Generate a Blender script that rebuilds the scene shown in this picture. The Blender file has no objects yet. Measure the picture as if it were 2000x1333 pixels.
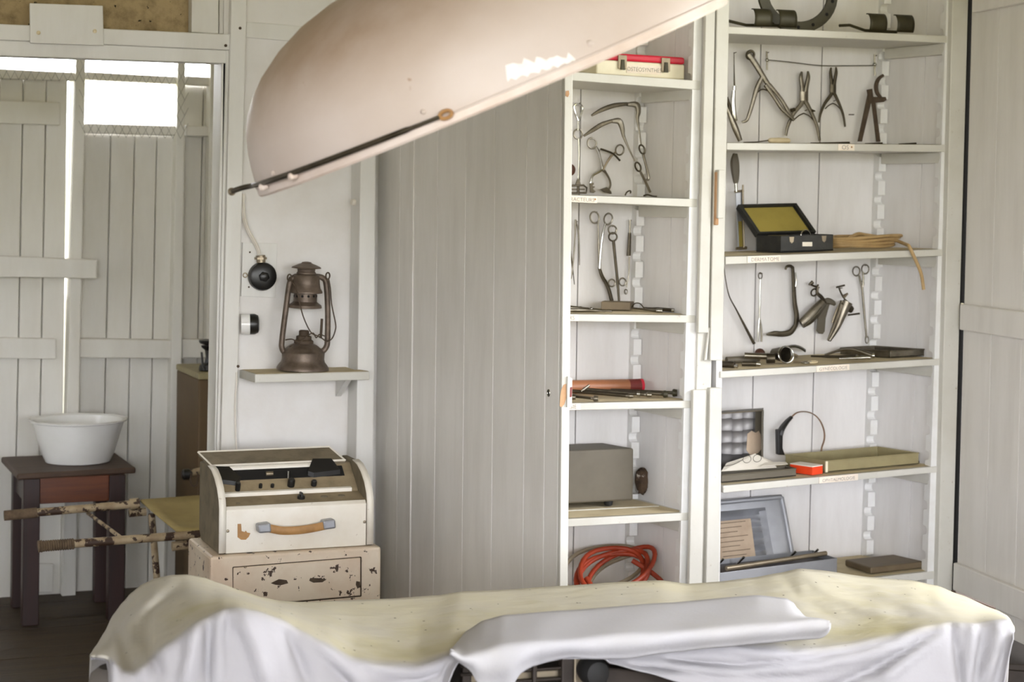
import bpy, bmesh, math, random
from mathutils import Vector as V, Matrix
random.seed(7)
SC = bpy.context.scene
COL = SC.collection

# ---------------------------------------------------------------- camera
F, CX, CY, PSI, RHO, EYE = 3700.0, 1000.0, 380.0, math.radians(21.27), 0.01, 1.55
CAMP = V((0, 0, EYE))
_r = V((math.cos(PSI), -math.sin(PSI), 0)); FW = V((math.sin(PSI), math.cos(PSI), 0)); _u = V((0, 0, 1))
RT = _r * math.cos(RHO) + _u * math.sin(RHO)
UP = _u * math.cos(RHO) - _r * math.sin(RHO)
cam = bpy.data.objects.new('camera', bpy.data.cameras.new('camera'))
COL.objects.link(cam)
cam.matrix_world = Matrix(((RT.x, UP.x, -FW.x, 0), (RT.y, UP.y, -FW.y, 0), (RT.z, UP.z, -FW.z, EYE), (0, 0, 0, 1)))
cam.data.sensor_width = 36.0
cam.data.lens = F * 36.0 / 2000.0
cam.data.shift_y = -(666.5 - CY) / 2000.0
cam.data.clip_start = 0.05
cam.data.dof.use_dof = True
cam.data.dof.focus_distance = 4.75
cam.data.dof.aperture_fstop = 6.0
SC.camera = cam

# ---------------------------------------------------------------- sky, window light, exposure
w = bpy.data.worlds.new('sky'); SC.world = w; w.use_nodes = True
nt = w.node_tree; nt.nodes.clear()
tc = nt.nodes.new('ShaderNodeTexCoord'); sx = nt.nodes.new('ShaderNodeSeparateXYZ')
rp = nt.nodes.new('ShaderNodeValToRGB'); bg = nt.nodes.new('ShaderNodeBackground'); wo = nt.nodes.new('ShaderNodeOutputWorld')
mr = nt.nodes.new('ShaderNodeMapRange'); mr.inputs[1].default_value = -1; mr.inputs[2].default_value = 1
nt.links.new(tc.outputs['Generated'], sx.inputs[0]); nt.links.new(sx.outputs['Z'], mr.inputs[0])
nt.links.new(mr.outputs[0], rp.inputs[0]); nt.links.new(rp.outputs[0], bg.inputs[0]); nt.links.new(bg.outputs[0], wo.inputs[0])
e = rp.color_ramp.elements
e[0].position = 0.0; e[0].color = (0.22, 0.21, 0.11, 1)          # grass and trees outside
e[1].position = 1.0; e[1].color = (0.93, 0.94, 1.0, 1)
for pos, c in ((0.50, (0.25, 0.24, 0.14, 1)), (0.53, (0.925, 0.94, 1.0, 1))):
    n = e.new(pos); n.color = c
bg.inputs[1].default_value = 1.0
WINDOWS = [  # centre, size_x, size_y, euler : daylight openings in the walls on the camera's side
    ((-0.3, -4.52, 1.825), 2.3, 1.850, (math.radians(-90), 0, 0)),
    ((2.7, -4.52, 1.825), 2.9, 1.850, (math.radians(-90), 0, 0)),
    ((4.44, 2.950, 1.825), 2.100, 1.850, (math.radians(90), 0, math.radians(90))),
    ((-1.64, -2.200, 1.825), 4.200, 1.850, (math.radians(90), 0, math.radians(-90))),
]
for c, a, b, eu in WINDOWS:
    l = bpy.data.lights.new('window_daylight', 'AREA'); l.shape = 'RECTANGLE'; l.size = a; l.size_y = b
    l.cycles.is_portal = True
    o = bpy.data.objects.new('window_daylight', l); COL.objects.link(o); o.location = c; o.rotation_euler = eu
vs = SC.view_settings
vs.view_transform = 'Standard'; vs.look = 'None'; vs.gamma = 1.0; vs.use_curve_mapping = False
vs.exposure = 4.27
SC.cycles.use_denoising = True
SC.cycles.max_bounces = 10
SC.cycles.diffuse_bounces = 6
SC.cycles.sample_clamp_indirect = 8

# ---------------------------------------------------------------- pixel -> point helpers (2000 x 1333 frame)
def ray(x, y): return FW + RT * ((x - CX) / F) - UP * ((y - CY) / F)
def P(x, y, Y):
    d = ray(x, y); return CAMP + d * (Y / d.y)
def PZ(x, y, Z):
    d = ray(x, y); return CAMP + d * ((Z - EYE) / d.z)
def PPL(x, y, o, n):            # pixel on a plane through o with normal n
    d = ray(x, y); return CAMP + d * ((o - CAMP).dot(n) / d.dot(n))
def mpp(x, y, Y): return (P(x, y, Y) - CAMP).dot(FW) / F       # metres per pixel there

# ---------------------------------------------------------------- materials
def lin(c): return tuple(((v / 255) / 12.92 if v <= 10 else ((v / 255 + 0.055) / 1.055) ** 2.4) for v in c) + (1,)
class NT:
    def __init__(s, name):
        s.m = bpy.data.materials.new(name); s.m.use_nodes = True
        s.t = s.m.node_tree; s.b = s.t.nodes['Principled BSDF']
        s.tc = s.t.nodes.new('ShaderNodeTexCoord')
    def n(s, t, **k):
        o = s.t.nodes.new(t)
        for a, b in k.items(): setattr(o, a, b)
        return o
    def l(s, a, b): s.t.links.new(a, b)
    def noise(s, scale, detail=6, stretch=(1, 1, 1), rough=0.6, off=0):
        mp = s.n('ShaderNodeMapping'); mp.inputs['Scale'].default_value = stretch
        mp.inputs['Location'].default_value = (off, off * 1.7, off * 0.6)
        s.l(s.tc.outputs['Object'], mp.inputs[0])
        o = s.n('ShaderNodeTexNoise'); o.inputs['Scale'].default_value = scale; o.inputs['Detail'].default_value = detail
        o.inputs['Roughness'].default_value = rough
        s.l(mp.outputs[0], o.inputs['Vector']); return o.outputs[0]
    def ramp(s, src, a, b, ca=(0, 0, 0, 1), cb=(1, 1, 1, 1)):
        r = s.n('ShaderNodeValToRGB'); r.color_ramp.elements[0].position = a; r.color_ramp.elements[1].position = b
        r.color_ramp.elements[0].color = ca; r.color_ramp.elements[1].color = cb
        s.l(src, r.inputs[0]); return r.outputs[0]
    def mul(s, a, k):
        m = s.n('ShaderNodeMath', operation='MULTIPLY'); s.l(a, m.inputs[0])
        if isinstance(k, float): m.inputs[1].default_value = k
        else: s.l(k, m.inputs[1])
        return m.outputs[0]
    def mix(s, fac, a, b):
        m = s.n('ShaderNodeMix', data_type='RGBA')
        if isinstance(fac, float): m.inputs[0].default_value = fac
        else: s.l(fac, m.inputs[0])
        for i, v in ((6, a), (7, b)):
            if isinstance(v, tuple): m.inputs[i].default_value = v
            else: s.l(v, m.inputs[i])
        return m.outputs[2]
    def bump(s, h, dist, strength=1.0):
        b = s.n('ShaderNodeBump'); b.inputs['Distance'].default_value = dist; b.inputs['Strength'].default_value = strength
        s.l(h, b.inputs['Height']); s.l(b.outputs[0], s.b.inputs['Normal'])
def mat(name, col, dirt=None, amt=0.35, scale=5, rough=0.55, metal=0.0, bump=0.0, stretch=(1, 1, 1), chip=None, chip_at=0.66, chip_scale=14,
        spec=None, dirt2=None, bscale=None, lo=0.42, hi=0.72):
    s = NT(name); c = lin(col)
    out = c
    if dirt:
        f = s.mul(s.ramp(s.noise(scale, 8, stretch), lo, hi), float(amt)); out = s.mix(f, c, lin(dirt))
    if dirt2:
        f = s.mul(s.ramp(s.noise(60, 4, (1, 1, 1), 0.7, 3), 0.66, 0.74), 0.55); out = s.mix(f, out, lin(dirt2))
    if chip:
        f = s.ramp(s.noise(chip_scale, 10, (1, 1, 1), 0.62, 5), chip_at, chip_at + 0.015); out = s.mix(f, out, lin(chip))
    if isinstance(out, tuple): s.b.inputs['Base Color'].default_value = out
    else: s.l(out, s.b.inputs['Base Color'])
    s.b.inputs['Roughness'].default_value = rough; s.b.inputs['Metallic'].default_value = metal
    if spec is not None: s.b.inputs['Specular IOR Level'].default_value = spec
    if bump: s.bump(s.noise(bscale or scale * 6, 5, stretch), bump)
    return s.m
VG = (8, 8, 0.6)          # vertical grain
HG = (0.6, 8, 8)          # grain along x
MA = dict(
    wall=mat('white_wall_paint', (226, 224, 222), (196, 188, 176), 0.5, 3, 0.6, bump=0.0012, bscale=12),
    board=mat('white_board_paint', (222, 221, 217), (196, 191, 181), 0.55, 2.5, 0.55, bump=0.0006, stretch=(3, 3, 0.6)),
    corr=mat('corridor_board_paint', (222, 220, 214), (192, 186, 172), 0.5, 2.0, 0.65, bump=0.0005, stretch=(3, 3, 0.6)),
    cab=mat('cream_cabinet_paint', (202, 200, 192), (180, 175, 160), 0.5, 4, 0.45, bump=0.0008, bscale=20, dirt2=(150, 130, 105)),
    cabin=mat('cabinet_inside_paint', (230, 228, 227), (204, 200, 196), 0.5, 3.5, 0.55, bump=0.0005, stretch=(3, 3, 0.6)),
    door=mat('grey_white_door_paint', (228, 225, 220), (204, 200, 193), 0.5, 3, 0.40, bump=0.0007, stretch=(4, 4, 0.7), bscale=14),
    dust=mat('dusty_shelf_top', (208, 194, 160), (170, 152, 116), 0.6, 9, 0.9),
    rack=mat('rack_paint', (228, 228, 227), (205, 200, 190), 0.4, 12, 0.45),
    floor=mat('dark_floor_boards', (66, 52, 34), (34, 26, 16), 0.8, 3, 0.6, bump=0.002, stretch=(0.5, 8, 8)),
    ceil=mat('brown_ceiling_boards', (180, 172, 146), (156, 146, 118), 0.6, 3, 0.8, stretch=(0.5, 8, 8)),
    screen=mat('brown_mesh_board', (168, 148, 112), (104, 88, 62), 0.9, 22, 0.95, bump=0.002, chip=(40, 34, 24), chip_at=0.64, chip_scale=40),
    hole=mat('black_gap', (14, 12, 10), rough=0.9),
    wood=mat('bare_orange_wood', (190, 150, 112), (150, 104, 68), 0.6, 30, 0.8),
    chrome=mat('chrome_steel', (178, 176, 170), (124, 119, 110), 0.5, 30, 0.2, 1.0),
    steel=mat('dull_steel', (136, 130, 118), (84, 76, 62), 0.7, 26, 0.34, 1.0),
    dsteel=mat('dark_tarnished_steel', (92, 85, 72), (50, 43, 34), 0.7, 22, 0.42, 0.9),
    olive=mat('dark_olive_metal', (66, 62, 44), (36, 32, 22), 0.7, 14, 0.5, 0.35),
    rust=mat('rusty_brown_metal', (84, 70, 56), (52, 40, 30), 0.8, 30, 0.75, 0.2, bump=0.0006),
    lant=mat('brown_patina_metal', (112, 98, 86), (62, 52, 44), 0.8, 26, 0.45, 0.45, bump=0.0006),
    black=mat('black_plastic', (18, 17, 17), (46, 42, 38), 0.4, 20, 0.35),
    rubber=mat('black_rubber', (24, 23, 22), rough=0.7),
    ivory=mat('ivory_handle', (212, 198, 164), (180, 160, 120), 0.5, 30, 0.4),
    brown=mat('brown_bakelite', (78, 42, 26), (50, 26, 16), 0.6, 30, 0.5),
    card=mat('label_card', (238, 228, 214), (226, 208, 188), 0.6, 40, 0.8),
    ink=mat('faded_ink', (116, 108, 104), rough=0.9),
    lampo=mat('beige_enamel_lamp', (218, 203, 194), (172, 146, 120), 0.5, 2.2, 0.42, chip=(196, 170, 140), chip_at=0.70, chip_scale=18),
    lampe=mat('pink_white_rim', (226, 212, 204), (190, 160, 136), 0.5, 8, 0.4),
    patch=mat('bare_white_patch', (240, 240, 240), (224, 216, 208), 0.6, 30, 0.6),
    mach=mat('cream_machine_paint', (234, 229, 218), (200, 184, 156), 0.45, 5, 0.4, dirt2=(150, 128, 96)),
    machd=mat('dusty_machine_deck', (150, 134, 106), (104, 90, 68), 0.7, 16, 0.85),
    machs=mat('grey_brown_leatherette', (126, 115, 94), (88, 77, 60), 0.7, 20, 0.8, bump=0.0008, bscale=180),
    leather=mat('tan_leather', (176, 132, 80), (128, 90, 50), 0.7, 20, 0.55),
    chip=mat('chipped_cream_metal', (222, 208, 188), (196, 166, 138), 0.6, 6, 0.45, chip=(62, 42, 28), chip_at=0.61, chip_scale=42),
    strp=mat('rusty_cream_tube', (172, 154, 124), (112, 86, 58), 0.8, 14, 0.6, chip=(58, 38, 24), chip_at=0.535, chip_scale=26),
    canvas=mat('yellow_canvas', (164, 146, 94), (132, 114, 70), 0.6, 8, 0.85, bump=0.0006, bscale=200),
    cord=mat('wound_cord_grip', (104, 86, 66), (66, 52, 40), 0.7, 60, 0.9),
    dtop=mat('dark_table_top', (78, 58, 44), (48, 36, 27), 0.7, 6, 0.6, stretch=HG),
    dwood=mat('red_brown_wood', (104, 52, 20), (62, 26, 11), 0.8, 5, 0.45, stretch=HG),
    dleg=mat('dark_mahogany', (44, 18, 13), (26, 11, 8), 0.8, 5, 0.45, stretch=VG),
    enamel=mat('white_enamel', (232, 232, 230), (206, 202, 196), 0.3, 6, 0.18),
    tan=mat('brown_steel_cabinet', (92, 72, 44), (72, 54, 33), 0.5, 4, 0.6),
    gbox=mat('olive_grey_metal', (94, 87, 73), (74, 67, 55), 0.5, 8, 0.55),
    otray=mat('olive_enamel_tray', (150, 140, 104), (120, 108, 76), 0.5, 14, 0.5),
    red=mat('crimson_lid', (206, 34, 60), (176, 26, 48), 0.5, 12, 0.35),
    cream=mat('cream_tin', (236, 230, 206), (208, 196, 160), 0.5, 8, 0.4),
    orange=mat('orange_rubber', (160, 56, 26), (86, 28, 14), 0.8, 10, 0.5),
    ored=mat('orange_red_card', (238, 70, 22), (214, 56, 14), 0.5, 14, 0.6),
    tubing=mat('tan_rubber', (178, 150, 104), (140, 112, 70), 0.7, 16, 0.55),
    grub=mat('grey_beige_rubber', (146, 134, 112), (110, 96, 78), 0.6, 12, 0.55),
    band=mat('dull_brown_spring', (150, 120, 96), (110, 84, 64), 0.6, 20, 0.5, 0.3),
    copper=mat('copper_brown_tube', (164, 108, 74), (120, 72, 48), 0.6, 8, 0.4),
    maroon=mat('maroon_cap', (122, 44, 40), (90, 30, 28), 0.6, 12, 0.5),
    paper=mat('paper', (232, 226, 214), (210, 200, 184), 0.4, 10, 0.9),
    bpaper=mat('brown_paper', (188, 168, 146), (164, 142, 120), 0.6, 20, 0.9),
    alu=mat('grey_aluminium', (168, 170, 175), (128, 130, 135), 0.5, 6, 0.42, 0.6),
    yell=mat('yellow_felt', (148, 132, 60), (120, 106, 46), 0.5, 12, 0.95),
    case=mat('black_case', (30, 30, 28), (60, 58, 52), 0.6, 18, 0.6, bump=0.0005, bscale=150),
    book=mat('grey_brown_tin', (110, 96, 74), (84, 70, 52), 0.6, 12, 0.55, 0.3),
    nest=mat('dried_mud', (84, 66, 50), (44, 32, 24), 0.9, 40, 0.95, bump=0.004, chip=(190, 180, 168), chip_at=0.62, chip_scale=50),
    towel=mat('white_towel', (178, 177, 181), (170, 167, 162), 0.5, 5, 0.85, bump=0.0006, bscale=120),
    wire=mat('grey_wire', (110, 108, 100), rough=0.5, metal=0.6),
    cablew=mat('white_cable', (222, 216, 206), (190, 180, 164), 0.5, 20, 0.5),
    knobw=mat('white_porcelain', (236, 234, 230), (200, 190, 176), 0.4, 30, 0.3, chip=(24, 24, 24), chip_at=0.63, chip_scale=30),
    gray=mat('grey_pad', (104, 98, 92), (78, 72, 66), 0.5, 8, 0.7),
    mech=mat('brown_black_machinery', (56, 48, 42), (28, 24, 20), 0.7, 12, 0.5, 0.4),
    mech2=mat('dull_nickel', (150, 138, 118), (104, 92, 76), 0.6, 14, 0.4, 0.7),
)
# engine-turned steel: overlapping round brushed swirls
def swirl():
    s = NT('engine_turned_steel'); vo = s.n('ShaderNodeTexVoronoi', feature='F1'); vo.inputs['Scale'].default_value = 26; vo.inputs['Randomness'].default_value = 0.12
    s.l(s.tc.outputs['Object'], vo.inputs['Vector'])
    wv = s.n('ShaderNodeMath', operation='SINE'); s.l(s.mul(vo.outputs['Distance'], 160.0), wv.inputs[0])
    s.l(s.ramp(vo.outputs['Distance'], 0.1, 0.75, lin((150, 148, 147)), lin((92, 90, 90))), s.b.inputs['Base Color'])
    s.b.inputs['Metallic'].default_value = 0.9; s.b.inputs['Roughness'].default_value = 0.42
    s.b.inputs['Anisotropic'].default_value = 0.6
    s.bump(vo.outputs['Distance'], 0.004); return s.m
MA['swirl'] = swirl()
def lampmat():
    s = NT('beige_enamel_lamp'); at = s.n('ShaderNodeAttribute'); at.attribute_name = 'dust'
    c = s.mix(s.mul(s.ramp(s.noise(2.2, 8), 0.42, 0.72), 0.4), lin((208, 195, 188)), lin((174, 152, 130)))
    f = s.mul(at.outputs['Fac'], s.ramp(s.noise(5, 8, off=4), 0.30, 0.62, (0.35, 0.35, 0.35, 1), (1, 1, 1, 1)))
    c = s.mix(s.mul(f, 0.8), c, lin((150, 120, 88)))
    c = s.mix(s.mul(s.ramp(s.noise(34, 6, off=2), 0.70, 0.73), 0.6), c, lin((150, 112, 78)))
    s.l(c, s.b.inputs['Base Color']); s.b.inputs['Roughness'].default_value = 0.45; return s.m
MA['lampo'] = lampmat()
# sheet: white cotton, yellowed and dusty where the 'stain' attribute says so, with small dark droppings
def sheetmat():
    s = NT('yellowed_cotton_sheet'); at = s.n('ShaderNodeAttribute'); at.attribute_name = 'stain'
    nz = s.noise(4, 6)
    f = s.mul(at.outputs['Fac'], s.ramp(nz, 0.25, 0.6, (0.55, 0.55, 0.55, 1), (1, 1, 1, 1)))
    c = s.mix(f, lin((162, 160, 163)), lin((184, 177, 152)))  # yellowing is painted lighter than the cloth, standing in for overhead light
    f2 = s.mul(at.outputs['Fac'], s.ramp(s.noise(3, 4, off=9), 0.56, 0.74)); c = s.mix(s.mul(f2, 0.7), c, lin((166, 157, 112)))
    vo = s.n('ShaderNodeTexVoronoi', feature='F1'); vo.inputs['Scale'].default_value = 42; vo.inputs['Randomness'].default_value = 1.0
    s.l(s.tc.outputs['Object'], vo.inputs['Vector'])
    d = s.ramp(vo.outputs['Distance'], 0.09, 0.12, (1, 1, 1, 1), (0, 0, 0, 1))
    sp = s.n('ShaderNodeSeparateColor'); s.l(vo.outputs['Color'], sp.inputs[0])
    g = s.ramp(sp.outputs[0], 0.72, 0.73)
    c = s.mix(s.mul(s.mul(d, g), at.outputs['Fac']), c, lin((26, 20, 16)))
    s.l(c, s.b.inputs['Base Color']); s.b.inputs['Roughness'].default_value = 0.9
    s.bump(s.noise(9, 6, (1, 2.2, 1), 0.55, 7), 0.012, 0.5); return s.m
MA['sheet'] = sheetmat()

# ---------------------------------------------------------------- mesh helpers
OFF = {}
class MB:
    def __init__(s): s.v = []; s.f = []
    def add(s, vs, fs):
        b = len(s.v); s.v += [V(p) for p in vs]; s.f += [tuple(i + b for i in f) for f in fs]; return s
    def hexa(s, q, t):               # two quads, same winding
        return s.add(list(q) + list(t), [(3, 2, 1, 0), (4, 5, 6, 7), (0, 1, 5, 4), (1, 2, 6, 5), (2, 3, 7, 6), (3, 0, 4, 7)])
    def box(s, x0, x1, y0, y1, z0, z1):
        return s.hexa([(x0, y0, z0), (x1, y0, z0), (x1, y1, z0), (x0, y1, z0)], [(x0, y0, z1), (x1, y0, z1), (x1, y1, z1), (x0, y1, z1)])
    def prism(s, poly, off):         # polygon swept along a vector
        poly = [V(p) for p in poly]; off = V(off); n = len(poly)
        return s.add(poly + [p + off for p in poly], [tuple(range(n))[::-1], tuple(range(n, 2 * n))] + [(i, (i + 1) % n, n + (i + 1) % n, n + i) for i in range(n)])
    def tube(s, pts, r, seg=8, closed=False, flat=1.0, ref=None):
        pts = [V(p) for p in pts]; n = len(pts)
        rs = r if isinstance(r, (list, tuple)) else [r] * n
        if len(rs) != n: rs = [rs[0] + (rs[-1] - rs[0]) * i / (n - 1) for i in range(n)] if len(rs) == 2 else [rs[min(len(rs) - 1, int(i * len(rs) / n))] for i in range(n)]
        vs = []; nrm = None
        for i, p in enumerate(pts):
            if closed: t = pts[(i + 1) % n] - pts[i - 1]
            else: t = pts[min(i + 1, n - 1)] - pts[max(i - 1, 0)]
            if t.length < 1e-9: t = V((0, 0, 1))
            t.normalize()
            if ref is not None: nrm = V(ref) - t * t.dot(V(ref))
            elif nrm is None: nrm = t.orthogonal()
            else: nrm = nrm - t * t.dot(nrm)
            if nrm.length < 1e-6: nrm = t.orthogonal()
            nrm.normalize(); bi = t.cross(nrm)
            for k in range(seg):
                a = 2 * math.pi * (k + 0.5 * (seg == 4)) / seg
                vs.append(p + nrm * (math.cos(a) * rs[i] * flat) + bi * (math.sin(a) * rs[i]))
        fs = []
        for i in range(n if closed else n - 1):
            for k in range(seg):
                a = i * seg + k; b = i * seg + (k + 1) % seg; c = ((i + 1) % n) * seg + (k + 1) % seg; d = ((i + 1) % n) * seg + k
                fs.append((a, b, c, d))
        if not closed: fs += [tuple(range(seg))[::-1], tuple(range((n - 1) * seg, n * seg))]
        return s.add(vs, fs)
    def lathe(s, prof, c, ax=(0, 0, 1), seg=32, cap=True, sx=1.0):
        c = V(c); ax = V(ax).normalized(); e1 = ax.orthogonal().normalized()
        if abs(ax.z) > 0.9: e1 = (V((1, 0, 0)) - ax * ax.x).normalized()
        e2 = ax.cross(e1); vs = []; n = len(prof)
        for r, h in prof:
            for k in range(seg):
                a = 2 * math.pi * k / seg; vs.append(c + ax * h + e1 * (r * math.cos(a) * sx) + e2 * (r * math.sin(a)))
        fs = [(i * seg + k, i * seg + (k + 1) % seg, (i + 1) * seg + (k + 1) % seg, (i + 1) * seg + k) for i in range(n - 1) for k in range(seg)]
        if cap: fs += [tuple(range(seg))[::-1], tuple(range((n - 1) * seg, n * seg))]
        return s.add(vs, fs)
    def ball(s, c, r, seg=14, sc=(1, 1, 1)):
        n = 9; pr = []
        c = V(c); vs = []
        for i in range(n):
            t = math.pi * (0.04 + 0.92 * i / (n - 1))
            for k in range(seg):
                a = 2 * math.pi * k / seg
                vs.append(c + V((sc[0] * r * math.sin(t) * math.cos(a), sc[1] * r * math.sin(t) * math.sin(a), -sc[2] * r * math.cos(t))))
        fs = [(i * seg + k, i * seg + (k + 1) % seg, (i + 1) * seg + (k + 1) % seg, (i + 1) * seg + k) for i in range(n - 1) for k in range(seg)]
        fs += [tuple(range(seg))[::-1], tuple(range((n - 1) * seg, n * seg))]
        return s.add(vs, fs)
    def grid(s, rows):
        m = len(rows[0]); vs = [p for r_ in rows for p in r_]
        return s.add(vs, [(i * m + k, i * m + k + 1, (i + 1) * m + k + 1, (i + 1) * m + k) for i in range(len(rows) - 1) for k in range(m - 1)])
    def build(s, name, m, parent=None, smooth=True, bevel=0.0, label=None, fix=True, solid=0.0, sub=0):
        me = bpy.data.meshes.new(name)
        if parent is not None: off = OFF[parent.name]
        else:
            lo = V((min(v.x for v in s.v), min(v.y for v in s.v), min(v.z for v in s.v))); hi = V((max(v.x for v in s.v), max(v.y for v in s.v), 0))
            off = V(((lo.x + hi.x) / 2, (lo.y + hi.y) / 2, lo.z))
        me.from_pydata([v - off for v in s.v], [], s.f)
        if fix:
            b = bmesh.new(); b.from_mesh(me); bmesh.ops.recalc_face_normals(b, faces=b.faces); b.to_mesh(me); b.free()
        me.materials.append(MA[m] if isinstance(m, str) else m)
        if smooth:
            me.polygons.foreach_set('use_smooth', [True] * len(me.polygons)); me.set_sharp_from_angle(angle=math.radians(38))
        o = bpy.data.objects.new(name, me); COL.objects.link(o)
        if parent is not None: o.parent = parent
        else: o.location = off
        OFF[o.name] = off
        if solid: md = o.modifiers.new('thickness', 'SOLIDIFY'); md.thickness = solid; md.offset = -1
        if sub: md = o.modifiers.new('soft', 'SUBSURF'); md.levels = sub; md.render_levels = sub
        if bevel:
            md = o.modifiers.new('edge', 'BEVEL'); md.width = bevel; md.segments = 2; md.limit_method = 'ANGLE'
        if label: o['label'] = label
        return o
def tag(o, label, cat, group=None):
    o['label'] = label; o['category'] = cat
    if group: o['group'] = group
    return o
def thing(name, label, cat, loc, group=None):
    o = bpy.data.objects.new(name, None); o.empty_display_size = 0.05; COL.objects.link(o); o.location = loc
    OFF[o.name] = V(loc); return tag(o, label, cat, group)
def struct(name, loc=(0, 0, 0)):
    o = bpy.data.objects.new(name, None); COL.objects.link(o); o.location = loc; OFF[o.name] = V(loc); o['kind'] = 'structure'; return o
def sm(pts, n=6, closed=False):      # Catmull-Rom through the points
    pts = [V(p) for p in pts]; m = len(pts); out = []
    rng = range(m) if closed else range(m - 1)
    for i in rng:
        g = (lambda j: pts[j % m]) if closed else (lambda j: pts[max(0, min(m - 1, j))])
        a, b, c, d = g(i - 1), g(i), g(i + 1), g(i + 2)
        for k in range(n):
            t = k / n; out.append(0.5 * ((2 * b) + (c - a) * t + (2 * a - 5 * b + 4 * c - d) * t * t + (3 * b - a - 3 * c + d) * t ** 3))
    if not closed: out.append(pts[-1])
    return out
def px(pts, Y): return [P(p[0], p[1], Y + (p[2] if len(p) > 2 else 0)) for p in pts]
def ptube(mb, pts, rpx, Y, n=5, seg=7, flat=1.0, closed=False, ref=None, smooth=True):
    q = px(pts, Y); k = mpp(pts[0][0], pts[0][1], Y)
    rs = [a * k for a in rpx] if isinstance(rpx, (list, tuple)) else rpx * k
    if smooth and len(q) > 2:
        m = len(q)
        if isinstance(rs, list) and len(rs) == m:
            R3 = sm([V((a, 0, 0)) for a in rs], n, closed); rs = [max(1e-4, a.x) for a in R3]
        q = sm(q, n, closed)
    return mb.tube(q, rs, seg, closed, flat, ref)
def pring(mb, cx, cy, rx, ry, t, Y, rot=0.0, dY=0.0, seg=20, tilt=0.0):
    pts = []
    for i in range(seg):
        a = 2 * math.pi * i / seg; x = rx * math.cos(a); y = ry * math.sin(a)
        pts.append((cx + x * math.cos(rot) - y * math.sin(rot), cy + x * math.sin(rot) + y * math.cos(rot), dY + tilt * math.sin(a)))
    return ptube(mb, pts, t, Y, closed=True, smooth=False, seg=6)
def pquad(x0, x1, yt, x2, x3, yb, Y): return px([(x0, yt), (x1, yt), (x3, yb), (x2, yb)], Y)
def slab(mb, pts, Y, th):            # pixel polygon on plane Y, th metres deep behind it
    return mb.prism(px(pts, Y), (0, th, 0))
def text(body, size, name, parent, m, org, right, up, sx=1.0):
    cu = bpy.data.curves.new(name, 'FONT'); cu.body = body; cu.size = size; cu.offset = -0.012 * size; cu.resolution_u = 3
    o = bpy.data.objects.new(name, cu); COL.objects.link(o)
    dg = bpy.context.evaluated_depsgraph_get(); me = bpy.data.meshes.new_from_object(o.evaluated_get(dg))
    bpy.data.objects.remove(o); bpy.data.curves.remove(cu); me.name = name
    R = V(right).normalized(); U = V(up).normalized(); off = OFF[parent.name]; O = V(org)
    for v in me.vertices: v.co = O + R * (v.co.x * sx) + U * v.co.y - off
    me.materials.clear(); me.materials.append(MA[m])
    t = bpy.data.objects.new(name, me); COL.objects.link(t); t.parent = parent; OFF[t.name] = off; return t
# ================================================================ the room
YF, YB, YC = 5.31, 5.66, 7.42        # cupboard front, room's back wall, corridor's far wall
ZC = 2.95
fl = struct('floor')
MB().box(-1.7, 4.6, -4.62, 7.8, -0.08, -0.022).build('subfloor', 'hole', fl, False)
y = -4.50; i = 0
while y < 7.6:
    MB().box(-1.62, 4.42, y, y + 0.137, -0.022, -0.0005 * (i % 3)).build('plank', 'floor', fl, False); y += 0.14; i += 1
ce = MB().box(-1.7, 4.6, -4.60, 5.78, ZC, ZC + 0.06).build('ceiling', 'ceil', None, False); ce['kind'] = 'structure'
def wallpieces(name, boxes, m='wall'):
    mb = MB()
    for b in boxes: mb.box(*b)
    o = mb.build(name, m, None, False); o['kind'] = 'structure'; return o
wallpieces('wall_left', [(-1.72, -1.62, -4.6, -4.3, 0, ZC), (-1.72, -1.62, -0.1, 5.66, 0, ZC), (-1.72, -1.62, -4.3, -0.1, 0, 0.9), (-1.72, -1.62, -4.3, -0.1, 2.75, ZC)])
wallpieces('wall_right', [(4.42, 4.52, -4.6, 1.9, 0, ZC), (4.42, 4.52, 4.0, 5.66, 0, ZC), (4.42, 4.52, 1.9, 4.0, 0, 0.9), (4.42, 4.52, 1.9, 4.0, 2.75, ZC)])
wallpieces('wall_front', [(-1.72, -1.45, -4.6, -4.5, 0, ZC), (0.85, 1.25, -4.6, -4.5, 0, ZC), (4.15, 4.52, -4.6, -4.5, 0, ZC),
                          (-1.45, 0.85, -4.6, -4.5, 0, 0.9), (1.25, 4.15, -4.6, -4.5, 0, 0.9), (-1.45, 0.85, -4.6, -4.5, 2.75, ZC), (1.25, 4.15, -4.6, -4.5, 2.75, ZC)])
# back wall with the doorway on the left
XL, XR = 0.34, 1.262
zl = P(200, 70, YB).z
wb = struct('wall_back')
MB().box(-1.72, XL, YB, YB + 0.09, 0, ZC).build('panel', 'wall', wb, False)
MB().box(XR, 1.78, YB, YB + 0.09, 0, ZC).build('panel', 'wall', wb, False)
MB().box(1.79, 4.52, YB + 0.02, YB + 0.09, 0, ZC).build('panel', 'wall', wb, False)
MB().box(XL, XR, YB, YB + 0.09, 2.55, ZC).build('panel', 'wall', wb, False)
def slope(x, y0, y1, s=-0.0235): return x + (y1 - y0) * s
def pboard(parent, name, pts, Y, th, m, bevel=0.003):
    return slab(MB(), pts, Y, th).build(name, m, parent, False, bevel)
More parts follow.
